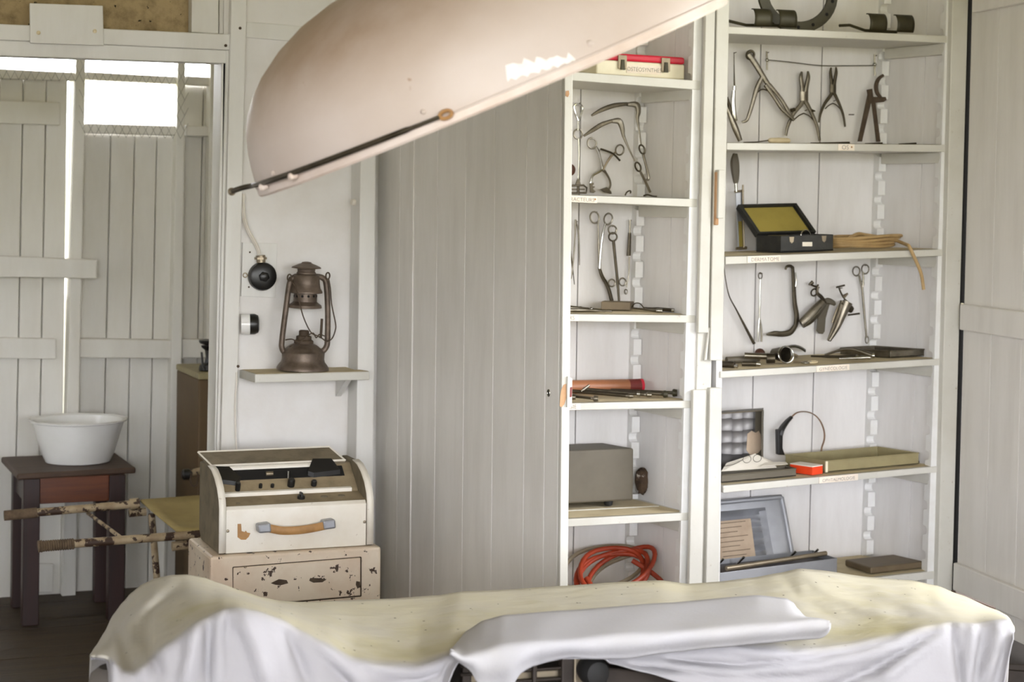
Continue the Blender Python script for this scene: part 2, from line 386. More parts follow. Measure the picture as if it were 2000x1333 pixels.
# lintel and casings
pboard(wb, 'lintel_board', [(-170, 39), (452, 67), (452, 98), (-170, 70)], YB - 0.018, 0.06, 'board')
pboard(wb, 'casing_board', [(-170, 70.5), (450, 98.5), (443, 124), (-170, 103)], YB - 0.008, 0.07, 'board')
pboard(wb, 'door_casing', [(442, 98), (455, 98), (slope(455, 98, 1372), 1372), (slope(441, 98, 1372), 1372)], YB - 0.012, 0.05, 'board')
pboard(wb, 'door_jamb', [(433, 122), (443, 122), (slope(443, 122, 1372), 1372), (slope(433, 122, 1372, -0.0185), 1372)], YB + 0.0, 0.11, 'board')
pboard(wb, 'corner_post', [(455.5, -160), (486, -160), (slope(486, -160, 1372), 1372), (slope(455.5, -160, 1372), 1372)], YB - 0.03, 0.05, 'board')
pboard(wb, 'rail_board', [(481, 42), (740, 64), (739, 94), (480, 73)], YB - 0.010, 0.02, 'board', 0.002)
pboard(wb, 'upright_board', [(376, -160), (428, -160), (427, 66), (374, 63)], YB - 0.006, 0.05, 'board')
pboard(wb, 'upright_board', [(429, -160), (439, -160), (438, 66), (428, 66)], YB + 0.01, 0.05, 'board')
pboard(wb, 'mesh_board', [(-170, -170), (460, -170), (460, 72), (-170, 55)], YB + 0.045, 0.012, 'screen', 0)
for (x, yy) in ((469, 55), (465, 716), (441, 89)):
    c = P(x, yy, YB - 0.031); MB().lathe([(0.0045, 0), (0.0045, 0.004), (0.002, 0.006)], c + V((0, 0.003, 0)), (0, -1, 0), 10).build('nail_head', 'rust', wb)
# pillar between the lantern alcove and the cupboard
MB().hexa([P(708, 300, YB - 0.10) + V((0, 0, 0.9)), P(733.5, 300, YB - 0.10) + V((0, 0, 0.9)), P(733.5, 300, YB - 0.10) + V((0, 0.1, 0.9)), P(708, 300, YB - 0.10) + V((0, 0.1, 0.9))],
          [P(689, 1300, YB - 0.10), P(726, 1300, YB - 0.10), P(726, 1300, YB - 0.10) + V((0, 0.1, 0)), P(689, 1300, YB - 0.10) + V((0, 0.1, 0))]).build('pillar', 'board', wb, False, 0.003)
MB().lathe([(0.009, 0), (0.011, 0.004), (0.009, 0.012)], P(693, 396, YB - 0.075), (-1, -0.25, 0.2), 10).build('broken_hook', 'cablew', wb)

# white sign panel screwed over the lintel
sg = thing('blank_sign_panel', 'blank white panel screwed over the lintel above the doorway', 'panel', P(130, 89, YB - 0.03))
slab(MB(), [(58, 6), (201, 11), (203, 89), (59, 84)], YB - 0.031, 0.012).build('board', 'board', sg, False, 0.002)
for (x, yy) in ((75, 64), (185, 61)):
    MB().lathe([(0.006, 0), (0.006, 0.003), (0.002, 0.0045)], P(x, yy, YB - 0.0305), (0, -1, 0), 12).build('screw', 'ivory', sg)

# corridor beyond the doorway
cw = struct('wall_corridor')
def cb(name, pts, dy, th, m='corr', bev=0.004): return pboard(cw, name, pts, YC - dy, th, m, bev)
FLY = 1172
def vb(name, x0, x1, yt, xs0, xs1, dy, th): cb(name, [(x0, yt), (x1, yt), (xs1, FLY), (xs0, FLY)], dy, th)
# left leaf: four vertical boards
ed_t = [-46, 0, 46, 91, 133]; ed_b = [-66, -20, 27, 72, 118.5]
for k in range(4): vb('board', ed_t[k] + 0.8, ed_t[k + 1] - 0.8, 154, ed_b[k] + 0.8, ed_b[k + 1] - 0.8, 0.02, 0.025)
cb('backing_board', [(-60, 146), (131, 152), (117, FLY), (-60, FLY)], -0.012, 0.012)
cb('backing_board', [(135.5, 140), (168, 142), (140, FLY), (114.3, FLY)], -0.034, 0.012)
cb('backing_board', [(160, 262), (480, 272), (460, FLY), (140, FLY)], -0.035, 0.012)
cb('backing_board', [(362, 172), (480, 174), (478, 280), (360, 280)], -0.035, 0.012)
cb('backing_board', [(106, 570), (150, 570), (140, FLY), (100, FLY)], -0.048, 0.012)
# middle field
ed_t = [163, 217, 264, 307, 345]; ed_b = [146, 196, 243, 288, 324]
for k in range(4): vb('board', ed_t[k] + 0.7, ed_t[k + 1] - 0.7, 258, ed_b[k] + 0.7, ed_b[k + 1] - 0.7, 0.0, 0.03)
# right field
ed_t = [360, 398, 440, 482]; ed_b = [338, 375, 418, 460]
for k in range(3): vb('board', ed_t[k] + 0.7, ed_t[k + 1] - 0.7, 166, ed_b[k] + 0.7, ed_b[k + 1] - 0.7, 0.0, 0.03)
vb('post', 150, 168.5, 60, 121, 148, 0.07, 0.08)
vb('post', 348.5, 363.5, 60, 325, 349, 0.07, 0.08)
vb('post', 412, 430, 60, 396, 418, 0.07, 0.08)
for pts in ([(-60, 131), (148, 142), (148, 158), (-60, 152)], [(167, 140), (349, 150), (349, 165), (167, 156)], [(363, 148), (413, 151), (413, 168), (363, 166)],
            [(166, 241), (346, 246), (345, 265), (165, 260)], [(363, 245), (413, 247), (413, 267), (363, 266)], [(156, 662), (336, 665), (335, 701), (155, 699)], [(356, 663), (412, 664), (412, 700), (356, 700)]):
    cb('rail', pts, 0.055, 0.05)
cb('batten', [(-60, 194), (118, 200), (118, 245), (-60, 239)], 0.05, 0.03)
cb('batten', [(-60, 659), (110, 662), (110, 702), (-60, 700)], 0.05, 0.03)
cb('bar', [(-60, 497), (190, 508), (189, 545), (-60, 540)], 0.105, 0.03)
cb('base_block', [(75, 1102), (105, 1102), (104, 1158), (74, 1158)], 0.04, 0.02)
MB().box(-1.75, 3.2, YB + 0.09, YC + 0.35, 2.5, 2.55).build('corridor_roof', 'ceil', cw, False)
MB().box(-1.75, -1.70, YB + 0.3, YC + 0.03, 0, 2.5).build('end_wall', 'corr', cw, False)  # unseen corridor end, added and sized to hold back daylight
MB().box(2.4, 2.46, YB + 0.09, YC + 0.03, 0, 2.5).build('end_wall', 'corr', cw, False)
xa = P(-60, 600, YC).x
MB().box(P(416, 130, YC).x, 2.4, YC, YC + 0.03, 2.0, 2.5).build('transom_board', 'corr', cw, False)
MB().box(-1.75, P(-60, 130, YC).x, YC, YC + 0.03, 2.0, 2.5).build('transom_board', 'corr', cw, False)
MB().box(-1.75, xa - 0.005, YC, YC + 0.03, 0, 2.02).build('board', 'corr', cw, False)
MB().box(P(470, 600, YC).x, 2.4, YC, YC + 0.03, 0, 2.02).build('board', 'corr', cw, False)
# chicken wire stretched over the transom
mb = MB(); a = 0.030; XM = P(150, 150, YC).x; XN = P(362, 150, YC).x; ZM_ = P(80, 160, YC).z; X0 = P(-40, 150, YC).x; X1 = P(365, 150, YC).x; Z0 = P(150, 268, YC).z; Z1 = P(150, 60, YC).z
nx = int((X1 - X0) / a); nz = int((Z1 - Z0) / a)
for i in range(nz + 1):
    for k in range(nx):
        zz = Z0 + i * a; x0 = X0 + (k + 0.5 * (i % 2)) * a
        for (dx, dz) in ((0.5, 0.62), (-0.5, 0.62)):
            p = V((x0, YC - 0.085, zz)); q = V((x0 + dx * a, YC - 0.085, zz + a))
            if p.x < XM and p.z < ZM_: continue
            mb.tube([p, q], 0.0009, 3)
o = mb.build('chicken_wire', 'wire', None, False, fix=False); tag(o, 'grey chicken wire stretched across the corridor transom opening', 'wire mesh'); o['kind'] = 'stuff'

# ================================================================ instrument cupboard
cu = thing('instrument_cupboard', 'tall cream painted cupboard with open plank doors and shelves of surgical instruments', 'cupboard', (2.7, 5.5, 0))
def lz(p, q, z): return p + (q - p) * ((z - p.z) / (q.z - p.z))
def wallplane(xb0, yb0, xb1, yb1, xf0, yf0, xf1, yf1, Yb=YB - 0.005, Yf=YF + 0.02):
    b0, b1, f0, f1 = P(xb0, yb0, Yb), P(xb1, yb1, Yb), P(xf0, yf0, Yf), P(xf1, yf1, Yf)
    def at(t, z): return lz(b0, b1, z).lerp(lz(f0, f1, z), t)      # t 0 back .. 1 front
    return at
SIDE_R = wallplane(1721, 290, 1696, 1060, 1853, 290, 1827, 1060)
SIDE_L = wallplane(1255, 190, 1237, 1000, 1368, 170, 1346, 1010)
ZT, ZB = 2.42, 0.04
def panel_boards(at, ts, name, th=0.02, m='cabin'):
    for a, b in zip(ts[:-1], ts[1:]):
        q = [at(a + 0.005, ZB), at(b - 0.005, ZB), at(b - 0.005, ZT), at(a + 0.005, ZT)]
        MB().prism(q, (th, 0, 0)).build(name, m, cu, False)
    q = [at(ts[0] + 0.02, ZB) , at(ts[-1] - 0.02, ZB), at(ts[-1] - 0.02, ZT), at(ts[0] + 0.02, ZT)]
    MB().prism([p + V((th - 0.004, 0, 0)) for p in q], (0.002, 0, 0)).build('side_lining', 'hole', cu, False)
panel_boards(SIDE_R, [0, 0.62, 1.0], 'side_board')
panel_boards(SIDE_L, [0, 0.56, 1.0], 'side_board')
def flatside(x): return lambda t, z: V((x, YB - 0.005 + t * (YF + 0.0 - YB + 0.005), z))
# left outer side of the cupboard, two planks
xs = 1.755
for y0, y1 in ((YF + 0.002, YF + 0.128), (YF + 0.131, YB - 0.002)):
    MB().box(xs, xs + 0.02, y0, y1, ZB, ZT).build('side_board', 'door', cu, False, 0.0015)
panel_boards(flatside(2.775), [0, 0.5, 0.93], 'side_board', 0.02)
# back boards
MB().box(1.78, 3.60, YB + 0.0115, YB + 0.018, ZB, ZT).build('back_lining', 'hole', cu, False)
def back(xa0, xb0, xa1, xb1):
    g = 1.15
    q = [lz(P(x0, 100, YB - 0.004), P(x1, 1000, YB - 0.004), z) for (x0, x1, z) in ((xa0 + g, xa1 + g, ZT), (xb0 - g, xb1 - g, ZT), (xb0 - g, xb1 - g, ZB), (xa0 + g, xa1 + g, ZB))]
    MB().prism(q, (0, 0.014, 0)).build('back_board', 'cabin', cu, False)
ed0 = [1372, 1486, 1606, 1726]; ed1 = [1352, 1465, 1582, 1700]
for k in range(3): back(ed0[k], ed0[k + 1], ed1[k], ed1[k + 1])
ed0 = [792, 905, 1018, 1136, 1262]; ed1 = [770, 883, 997, 1121, 1243]
for k in range(4): back(ed0[k], ed0[k + 1], ed1[k], ed1[k + 1])
# shelves: front edge read off the picture
SH = {}
YS = YF + 0.018
def shelf(key, lt, rt, lb, rb, at, xl=None):
    a, b, c, d = P(*lt, YS), P(*rt, YS), P(*rb, YS), P(*lb, YS)
    if xl is not None:
        f = lambda p, q: q + (p - q) * ((xl - q.x) / (p.x - q.x)); a, d = f(a, b), f(d, c)
    bk = V((0, YB - 0.006 - YS, 0)); xr = at(0.02, b.z).x
    B = V((xr - 0.002, b.y, b.z)) + bk; C = V((xr - 0.002, c.y, c.z)) + bk
    def fz(x, yy):
        return a.z + (b.z - a.z) * (x - a.x) / (b.x - a.x)
    B.z = fz(B.x, 0); C.z = B.z - (b.z - c.z)
    o = MB().hexa([d, c, C, d + bk], [a, b, B, a + bk]).build('shelf', 'cab', cu, False, 0.002)
    e = V((0, 0, 0.0012)); i_ = V((0, 0.012, 0))
    MB().grid([[a + e + i_ + (b - a) * 0.004, b + e + i_ - (b - a) * 0.012], [a + bk * 0.97 + e + (b - a) * 0.004, B + e - (b - a) * 0.03]]).build('dust_layer', 'dust', o, False)
    SH[key] = fz
    if key == 'L5':
        s0 = a.lerp(b, 0.01) + bk * 0.40; s1 = a.lerp(b, 0.95) + bk * 0.40
        MB().tube([s0 + V((0, 0, 0.0016)), s1 + V((0, 0, 0.0016))], 0.0022, 4).build('board_joint', 'cab', o, False)
    return o
xr0 = 2.80
shelf('S1', (1425, 52), (1850, 70), (1425, 66), (1850, 84), SIDE_R, xr0)
shelf('S2', (1420, 279), (1847, 283), (1420, 293), (1847, 297), SIDE_R, xr0)
shelf('S3', (1415, 502), (1842, 487), (1415, 517), (1842, 500), SIDE_R, xr0)
shelf('S4', (1407, 726), (1836, 701), (1407, 739), (1836, 714), SIDE_R)
shelf('S5', (1409, 950), (1833, 911), (1409, 964), (1833, 923), SIDE_R, xr0)
shelf('S6', (1690, 1131), (1826, 1116), (1690, 1146), (1826, 1131), SIDE_R, xr0)
xl0 = 1.778
shelf('L1', (1114, 140), (1368, 158), (1114, 157), (1368, 176), SIDE_L, xl0)
shelf('L2', (1113, 381), (1362, 389), (1113, 394), (1362, 405), SIDE_L, xl0)
shelf('L3', (1111, 614), (1359, 616.5), (1111, 628), (1359, 631), SIDE_L, xl0)
shelf('L4', (1108, 788.6), (1354, 783), (1108, 802), (1354, 797.5), SIDE_L, xl0)
shelf('L5', (1105, 1015), (1347, 1002), (1105, 1030), (1347, 1017), SIDE_L, xl0)
shelf('L6', (1105, 1190), (1345, 1176), (1105, 1205), (1345, 1191), SIDE_L, xl0)
def SP(S, x, Y, dz=0.0015):          # point on a shelf's top in pixel column x at depth Y
    p = P(x, 600, Y); return V((p.x, Y, SH[S](p.x, Y) + dz + 0.0028))
# notched racks
def rack(at, pxn, pyn, pitch, front):
    Yr = at(1, 1).y if front else at(0, 1).y
    z0 = P(pxn, pyn, YB - 0.03).z
    zs = [z0 + pitch * k for k in range(-26, 12) if ZB + 0.06 < z0 + pitch * k < ZT - 0.05]
    prof = []; d = 0.034; rr = 0.0165
    for zc in zs:                    # going up along the notched edge
        for j in range(7):
            t = math.pi * j / 6; prof.append((d - 0.024 * math.sin(t) ** 0.6, zc - rr * math.cos(t)))
    poly = [(0, ZB), (d, ZB)] + prof + [(d, ZT), (0, ZT)]
    pts = []
    for u, z in poly:
        b = at(1 if front else 0, z); pts.append(V((b.x, b.y + (u if front else -u), z)))
    MB().prism(pts, (-0.028, 0, 0)).build('notched_rack', 'rack', cu, False)
rack(SIDE_R, 1740, 158, 0.0825, False); rack(SIDE_R, 1740, 170, 0.0825, True)
rack(SIDE_L, 1272, 250, 0.0845, False); rack(SIDE_L, 1272, 262, 0.0845, True)
def cleat(at, S):
    f = SH[S]; b = at(0.02, 1.0); zb = f(at(0.5, 1).x, 0) - 0.0245
    q = []
    for t, x in ((0.10, 0), (0.965, 0)):
        p = at(t, zb); q.append(p)
    a, c = q; h = 0.036; n = 6; poly = [a, a + V((0, 0, -h))] + [c + V((0, -0.010 * math.sin(math.pi * j / n), -h / 2 - h / 2 * math.cos(math.pi * j / n))) for j in range(n + 1)]
    MB().prism(poly, (-0.026, 0, 0)).build('cleat', 'cab', cu, False, 0.0015)
for S in ('S1', 'S2', 'S3', 'S4', 'S5', 'S6'): cleat(SIDE_R, S)
for S in ('L1', 'L2', 'L3', 'L4', 'L5'): cleat(SIDE_L, S)
# front frame
def stile(name, x0, x1, y0, x2, x3, y1, Y, th, ztop=None, zbot=None, m='cab'):
    a, b, c, d = P(x0, y0, Y), P(x1, y0, Y), P(x3, y1, Y), P(x2, y1, Y)
    if ztop: a, b = lz(a, d, ztop), lz(b, c, ztop)
    if zbot: c, d = lz(b, c, zbot), lz(a, d, zbot)
    return MB().prism([a, b, c, d], (0, th, 0)).build(name, m, cu, False, 0.003)
stile('centre_stile', 1376, 1403, 40, 1354, 1384, 1040, YF + 0.012, 0.05, ZT, ZB)
stile('door_stop', 1378, 1397, 40, 1363.5, 1384, 651, YF - 0.006, 0.018, ZT)
stile('door_stop', 1354, 1380, 762, 1353 - 5, 1379 - 5, 1040, YF - 0.006, 0.018, None, ZB)
stile('door_stop', 1400, 1424.3, 40, 1397 - 10, 1411.5, 705, YF - 0.008, 0.028, ZT)
stile('door_stop', 1387, 1410.5, 758, 1381, 1406, 1040, YF - 0.008, 0.028, None, ZB)
stile('right_stile', 1860.5, 1891.5, 0, 1833.5, 1862.5, 1060, YF - 0.004, 0.03, ZT, ZB)
stile('hinge_gap_shade', 1886, 1900, 0, 1857, 1872, 1060, YF + 0.012, 0.015, ZT, ZB, 'hole')  # black strip painted in for the shade of the hinge gap
stile('splinter', 1384, 1388, 640, 1376, 1381, 705, YF - 0.001, 0.012)
stile('latch_block', 1399, 1405, 336, 1397, 1404, 440, YF - 0.02, 0.014, m='wood')
stile('latch_block', 1404, 1416, 332, 1402, 1414, 427, YF - 0.03, 0.022)
MB().box(xs, 3.68, YF - 0.004, YB, ZT, ZT + 0.03).build('top_board', 'cab', cu, False, 0.003)
MB().box(xs, 3.68, YF + 0.03, YB, 0.0, ZB).build('plinth', 'cab', cu, False, 0.003)
# left door, standing open towards the room
H0 = V((1.757, YF - 0.004, 0)); E0 = P(1097, 768, 4.39); E0.z = 0
dd = (E0 - H0).normalized(); dn = V((dd.y, -dd.x, 0))
if dn.x > 0: dn = -dn                # outer face looks left
W = (E0 - H0).length
ld = bpy.data.objects.new('door', None); COL.objects.link(ld); ld.parent = cu; OFF[ld.name] = OFF[cu.name]; ld.location = (0, 0, 0)
ts = [(PPL(x, 600, H0, dn) - H0).dot(dd) for x in (852, 907, 964, 1026, 1066)]
ts = [0.0] + ts + [W - 0.016]
for a, b in zip(ts[:-1], ts[1:]):
    q = [H0 + dd * (a + 0.0012) + V((0, 0, 0.1)), H0 + dd * (b - 0.0012) + V((0, 0, 0.1))]
    q += [q[1] - dn * 0.02, q[0] - dn * 0.02]
    MB().hexa(q, [p + V((0, 0, 2.2)) for p in q]).build('plank', 'door', ld, False, 0.0012)
q = [H0 + dd * (W - 0.0155) + V((0, 0, 0.1)), H0 + dd * W + V((0, 0, 0.1))]; q += [q[1] - dn * 0.0235, q[0] - dn * 0.0235]
MB().hexa(q, [p + V((0, 0, 2.2)) for p in q]).build('edge_strip', 'cab', ld, False, 0.002)
for zz in (0.45, 1.95):
    q = [H0 + dd * 0.03 - dn * 0.0205 + V((0, 0, zz)), H0 + dd * (W - 0.03) - dn * 0.0205 + V((0, 0, zz))]; q += [q[1] - dn * 0.02, q[0] - dn * 0.02]
    MB().hexa(q, [p + V((0, 0, 0.1)) for p in q]).build('batten', 'cab', ld, False, 0.002)
kc = PPL(1072, 768, H0, dn)
mb = MB(); up_ = V((0, 0, 1))
mb.tube([kc + dn * 0.001 + dd * (0.006 * math.cos(t)) + up_ * (0.0085 * math.sin(t)) for t in [2 * math.pi * j / 16 for j in range(16)]], 0.0016, 6, True)
mb.build('keyhole_ring', 'chrome', ld)
MB().prism([kc + dn * 0.0006 + dd * (0.004 * math.cos(t)) + up_ * (0.007 * math.sin(t)) for t in [2 * math.pi * j / 12 for j in range(12)]], dn * 0.0006).build('keyhole', 'hole', ld, False)
pe = H0 + dd * (W + 0.0006)
def onedge(x, y): return PPL(x, y, pe, dd)
MB().prism([onedge(x, y) for x, y in ((1094, 775), (1096, 762), (1101, 752), (1106, 750), (1106, 778), (1102, 790), (1097, 796), (1093, 794))], dd * 0.0006).build('bare_patch', 'wood', ld, False)
MB().prism([onedge(x, y) for x, y in ((1105, 178), (1111, 177), (1112, 184), (1109, 190), (1104, 187))], dd * 0.0005).build('bare_patch', 'wood', ld, False)
MB().prism([onedge(x, y) for x, y in ((1107, 735), (1116.5, 739), (1116, 792), (1106, 796))], dd * 0.004).build('lock_plate', 'cab', ld, False, 0.001)
MB().prism([onedge(x, y) + dd * 0.004 for x, y in ((1112, 757), (1115.5, 756), (1115, 775), (1111.5, 776))], dd * 0.001).build('lock_bolt', 'maroon', ld, False)
# right door, open, inner face with battens
RH = P(1889, 300, YF - 0.006); RH.z = 0; rd = V((-0.134, -0.991, 0)).normalized(); rn = V((-rd.y, rd.x, 0))
if rn.x > 0: rn = -rn
def shr(p): return V((p.x + 0.0185 * (p.z - 1.7), p.y, p.z))      # the door hangs a little out of plumb
rdo = bpy.data.objects.new('door', None); COL.objects.link(rdo); rdo.parent = cu; OFF[rdo.name] = OFF[cu.name]; rdo.location = (0, 0, 0)
ts = [0.006, 0.197, 0.392, 0.585, 0.78]
for a, b in zip(ts[:-1], ts[1:]):
    q = [RH + rd * (a + 0.0012) + V((0, 0, 0.18)), RH + rd * (b - 0.0012) + V((0, 0, 0.18))]; q += [q[1] - rn * 0.02, q[0] - rn * 0.02]
    MB().hexa([shr(p) for p in q], [shr(p + V((0, 0, 2.12))) for p in q]).build('plank', 'door', rdo, False, 0.0012)
def rbat(z0, z1, a=0.02):
    q = [RH + rd * a + rn * 0.001 + V((0, 0, z0)), RH + rd * 0.76 + rn * 0.001 + V((0, 0, z0))]; q += [q[1] + rn * 0.022, q[0] + rn * 0.022]
    MB().hexa([shr(p) for p in q], [shr(p + V((0, 0, z1 - z0))) for p in q]).build('batten', 'door', rdo, False, 0.004)
rbat(2.163, 2.27, 0.05); rbat(1.118, 1.203)
rbat(0.26, 0.35)
hp = RH + rn * 0.003
MB().prism([PPL(x, y, hp, rn) for x, y in ((1873, 597), (1886, 597), (1885, 643), (1871, 643))], rn * 0.002).build('hinge', 'cream', rdo, False)
mb = MB(); mb.tube([shr(RH + rn * 0.004 + V((0, 0, 1.13))), shr(RH + rn * 0.004 + V((0, 0, 1.205)))], 0.005, 8); mb.build('hinge_pin', 'cream', rdo)
# handwritten cards on the shelf edges
def card(x0, x1, y0, y1, s, txt, tx, size, dot=None):
    c = MB().prism(px([(x0, y0), (x1, y0 + s * (x1 - x0)), (x1, y1 + s * (x1 - x0)), (x0, y1)], YS - 0.0025), (0, 0.0012, 0)).build('label_card', 'card', cu, False)
    a, b = P(tx, y1 - 2 + s * (tx - x0), YS - 0.0032), P(x1, y1 - 2 + s * (x1 - x0), YS - 0.0032)
    k = mpp(x0, y0, YS); text(txt, size * k, 'lettering', c, 'ink', a, b - a, (0, 0, 1), 1.0)
    if dot: MB().lathe([(0.0032, 0), (0.0028, 0.001)], P(dot[0], dot[1], YS - 0.003), (0, -1, 0), 10).build('pin_mark', 'leather', c)
card(1100, 1166, 381.5, 394, 0.045, 'RACTEURS', 1113.5, 10.8, (1162.5, 389.5))
card(1096, 1130, 614.5, 627, 0.01, 'RS', 1111, 12)
card(1092, 1134, 789, 801.5, -0.01, 'GIE', 1110, 12.5)
card(1637, 1669, 281.6, 294, 0.01, 'OS', 1644, 12.5, (1663.5, 287.5))
card(1460, 1524, 501, 513.5, -0.035, 'DERMATOME', 1467, 10.6)
card(1595, 1659, 715.5, 727, -0.06, 'GYNÉCOLOGIE', 1600, 9.2)
card(1600, 1676, 932.8, 945, -0.09, 'OPHTALMOLOGIE', 1606, 9.0)
# ================================================================ lantern alcove
ws = thing('wall_shelf', 'small white wall shelf with a dusty top holding the hurricane lantern', 'shelf', P(600, 742, YB - 0.12))
A = P(468, 704, YB - 0.002); Bp = P(682, 706, YB - 0.002)
fl_, fr_ = P(498, 732, YB - 0.16), P(722, 729, YB - 0.16)
zt_ = (P(498, 729, YB - 0.16).z + P(722, 729, YB - 0.16).z) / 2
Xn = P(676, 705, YB).x; q = [V((A.x, A.y, zt_)), V((Xn, A.y, zt_)), V((Xn, YB - 0.103, zt_)), V((fr_.x - 0.01, YB - 0.103, zt_)), V((fr_.x, fr_.y, zt_)), V((fl_.x, fl_.y, zt_))]
ZSH = zt_
MB().prism([p - V((0, 0, 0.025)) for p in q], (0, 0, 0.025)).build('board', 'cab', ws, False, 0.002)
qc = sum(q, V((0, 0, 0))) / 6; MB().prism([p.lerp(qc, 0.03) + V((0, 0, 0.0004)) for p in q], (0, 0, 0.0006)).build('dust_layer', 'dust', ws, False)
bx = P(655, 760, YB).x
MB().prism([V((bx, YB - 0.002, zt_ - 0.026)), V((bx, YB - 0.12, zt_ - 0.026)), V((bx, YB - 0.002, zt_ - 0.09))], (0.018, 0, 0)).build('bracket', 'board', ws, False)

YL = YB - 0.095
kL = mpp(591, 720, YL); c0 = P(591, 722, YL); c0.z = ZSH + 0.0035
ax = (V((0, 0, 1)) + RT * 0.028).normalized()
ln = thing('hurricane_lantern', 'brown tarnished hurricane lantern without its glass on the wall shelf', 'lantern', c0)
def lat(prof, name, m='lant', par=None, seg=36):
    return MB().lathe([(r * kL, h * kL) for r, h in prof], c0, ax, seg).build(name, m, par or ln)
tank = lat([(46, 0), (51, 1), (51, 5), (47, 11), (43, 16), (41.5, 22), (42, 34), (41, 36), (39, 37), (36, 41), (26, 49), (19, 52)], 'fuel_tank')
lat([(19, 51), (19, 57), (15, 60), (15, 66), (10, 68), (10, 76), (8, 78)], 'burner', 'rust')
lat([(30, 121), (33, 122), (32, 127), (25, 132), (23, 134)], 'lower_collar')
lat([(23, 131), (22.5, 156)], 'perforated_collar')
mb = MB()
for k in range(12):
    t = 2 * math.pi * k / 12; d = (V((1, 0, 0)) * math.cos(t) + V((0, 1, 0)) * math.sin(t))
    mb.lathe([(2.6 * kL, 0), (2.6 * kL, 0.0008)], c0 + ax * (145 * kL) + d * (22.6 * kL), d, 8)
mb.build('vent_hole', 'hole', ln)
lat([(28, 150), (33, 151), (33, 154), (29, 160), (27, 172), (26.5, 184), (24, 187), (20, 188)], 'hood')
lat([(19, 187), (19, 190), (17, 193), (18, 199), (19, 200)], 'chimney_neck')
lat([(20, 198), (29, 199), (28, 201.5), (18, 206), (10, 209), (9, 211), (3, 212)], 'cap')
def ll(dx, h, dz=0.0): return c0 + ax * (h * kL) + V((dx * kL, dz * kL, 0))
for s_, pts in ((-1, [(-20, 30), (-36, 34), (-43, 44), (-43.5, 60), (-38, 120), (-33, 168), (-27, 180), (-18, 183)]), (1, [(18, 30), (36, 34), (46, 44), (48, 60), (46, 120), (41, 168), (33, 180), (20, 183)])):
    MB().tube(sm([ll(a, b) for a, b in pts], 6), 5.6 * kL, 10).build('side_tube', 'lant', ln)
    mb = MB(); cx_, ch = (-35, 181) if s_ < 0 else (42, 184)
    mb.tube([ll(cx_ + 4 * math.cos(t), ch + 6.5 * math.sin(t), -6) for t in [2 * math.pi * j / 12 for j in range(12)]], 1.5 * kL, 6, True); mb.build('handle_ear', 'rust', ln)
MB().tube(sm([ll(-36, 182, -8), ll(-28, 158, -36), ll(-16, 110, -46), ll(0, 78, -48), ll(14, 70, -46), ll(26, 64, -40), ll(38, 58, -30), ll(52, 62, -18), ll(61, 78, -8), ll(61, 92, -6), ll(52, 128, -6), ll(48, 160, -6), ll(44, 178, -6)], 6), 1.3 * kL, 6).build('wire_handle', 'rust', ln)
MB().tube(sm([ll(-38, 60, -6), ll(-28, 62, -16), ll(-14, 57, -20), ll(4, 70, -20), ll(14, 73, -18), ll(20, 64, -18), ll(28, 70, -12), ll(40, 66, -6)], 5), 1.2 * kL, 6).build('globe_guard', 'rust', ln)
MB().tube([ll(33, 62, -4), ll(34, 100, -4)], 2.6 * kL, 6).build('lift_lever', 'rust', ln)
MB().tube([ll(-30, 46, -8), ll(-14, 52, -8)], 2.2 * kL, 6).build('wick_knob', 'rust', ln)

sw = thing('rotary_switch', 'round black rotary switch on a square white plate beside the door post', 'switch', P(507, 580, YB))
slab(MB(), [(474, 474), (542, 476), (538, 582), (471, 579)], YB - 0.009, 0.0085).build('mounting_plate', 'board', sw, False, 0.001)
cs = P(511, 540, YB - 0.009); ks = mpp(511, 540, YB)
MB().lathe([(27.5 * ks, 0), (28 * ks, 0.012), (26.5 * ks, 0.022), (22 * ks, 0.026), (9 * ks, 0.028)], cs, (0, -1, 0), 36).build('switch_body', 'black', sw)
MB().lathe([(10 * ks, 0), (10 * ks, 0.012), (7 * ks, 0.015)], cs + V((0, -0.027, 0)), (0, -1, 0), 6).build('turn_knob', 'black', sw)
mb = MB(); ptube(mb, [(510, 513), (509, 499)], 9, YB - 0.02, seg=10); ptube(mb, [(509, 507), (509, 503)], 12, YB - 0.02, seg=6); mb.build('cable_gland', 'mech2', sw)
for x, yy in ((488, 493), (486, 561)): MB().lathe([(0.003, 0), (0.003, 0.001)], P(x, yy, YB - 0.0092), (0, -1, 0), 8).build('screw_hole', 'rust', sw)
pring(mb := MB(), 479, 538, 4, 4, 1.2, YB - 0.012); mb.build('plate_eye', 'mech2', sw)
mb = MB(); ptube(mb, [(476, 378), (476, 400), (478, 425), (486, 450), (499, 473), (505, 487), (507, 497)], 2.6, YB - 0.022)
ptube(mb, [(475, 400), (474, 418), (482, 448), (495, 472), (502, 486), (505, 497)], 2.4, YB - 0.018)
mb.v = [v for v in mb.v]; o = mb.build('switch_cable', 'cablew'); tag(o, 'twin white cable hanging down to the round black switch', 'cable')
mb = MB(); ptube(mb, [(462, 728), (462, 745), (459, 790), (460, 840), (463, 900), (462, 960)], 1.7, YB - 0.034); o = mb.build('painted_cable', 'cablew'); tag(o, 'thin painted-over cable running down the wall under the wall shelf', 'cable')
kn = thing('porcelain_insulator', 'stubby white and black porcelain knob on the post below the black switch', 'insulator', P(484, 652, YB - 0.02))
c1 = P(470.5, 634, YB - 0.036)
MB().lathe([(19 * ks, 0), (20 * ks, 8 * ks), (20 * ks, 17 * ks)], c1, (1, -0.2, 0.02), 24).build('white_base', 'enamel', kn)
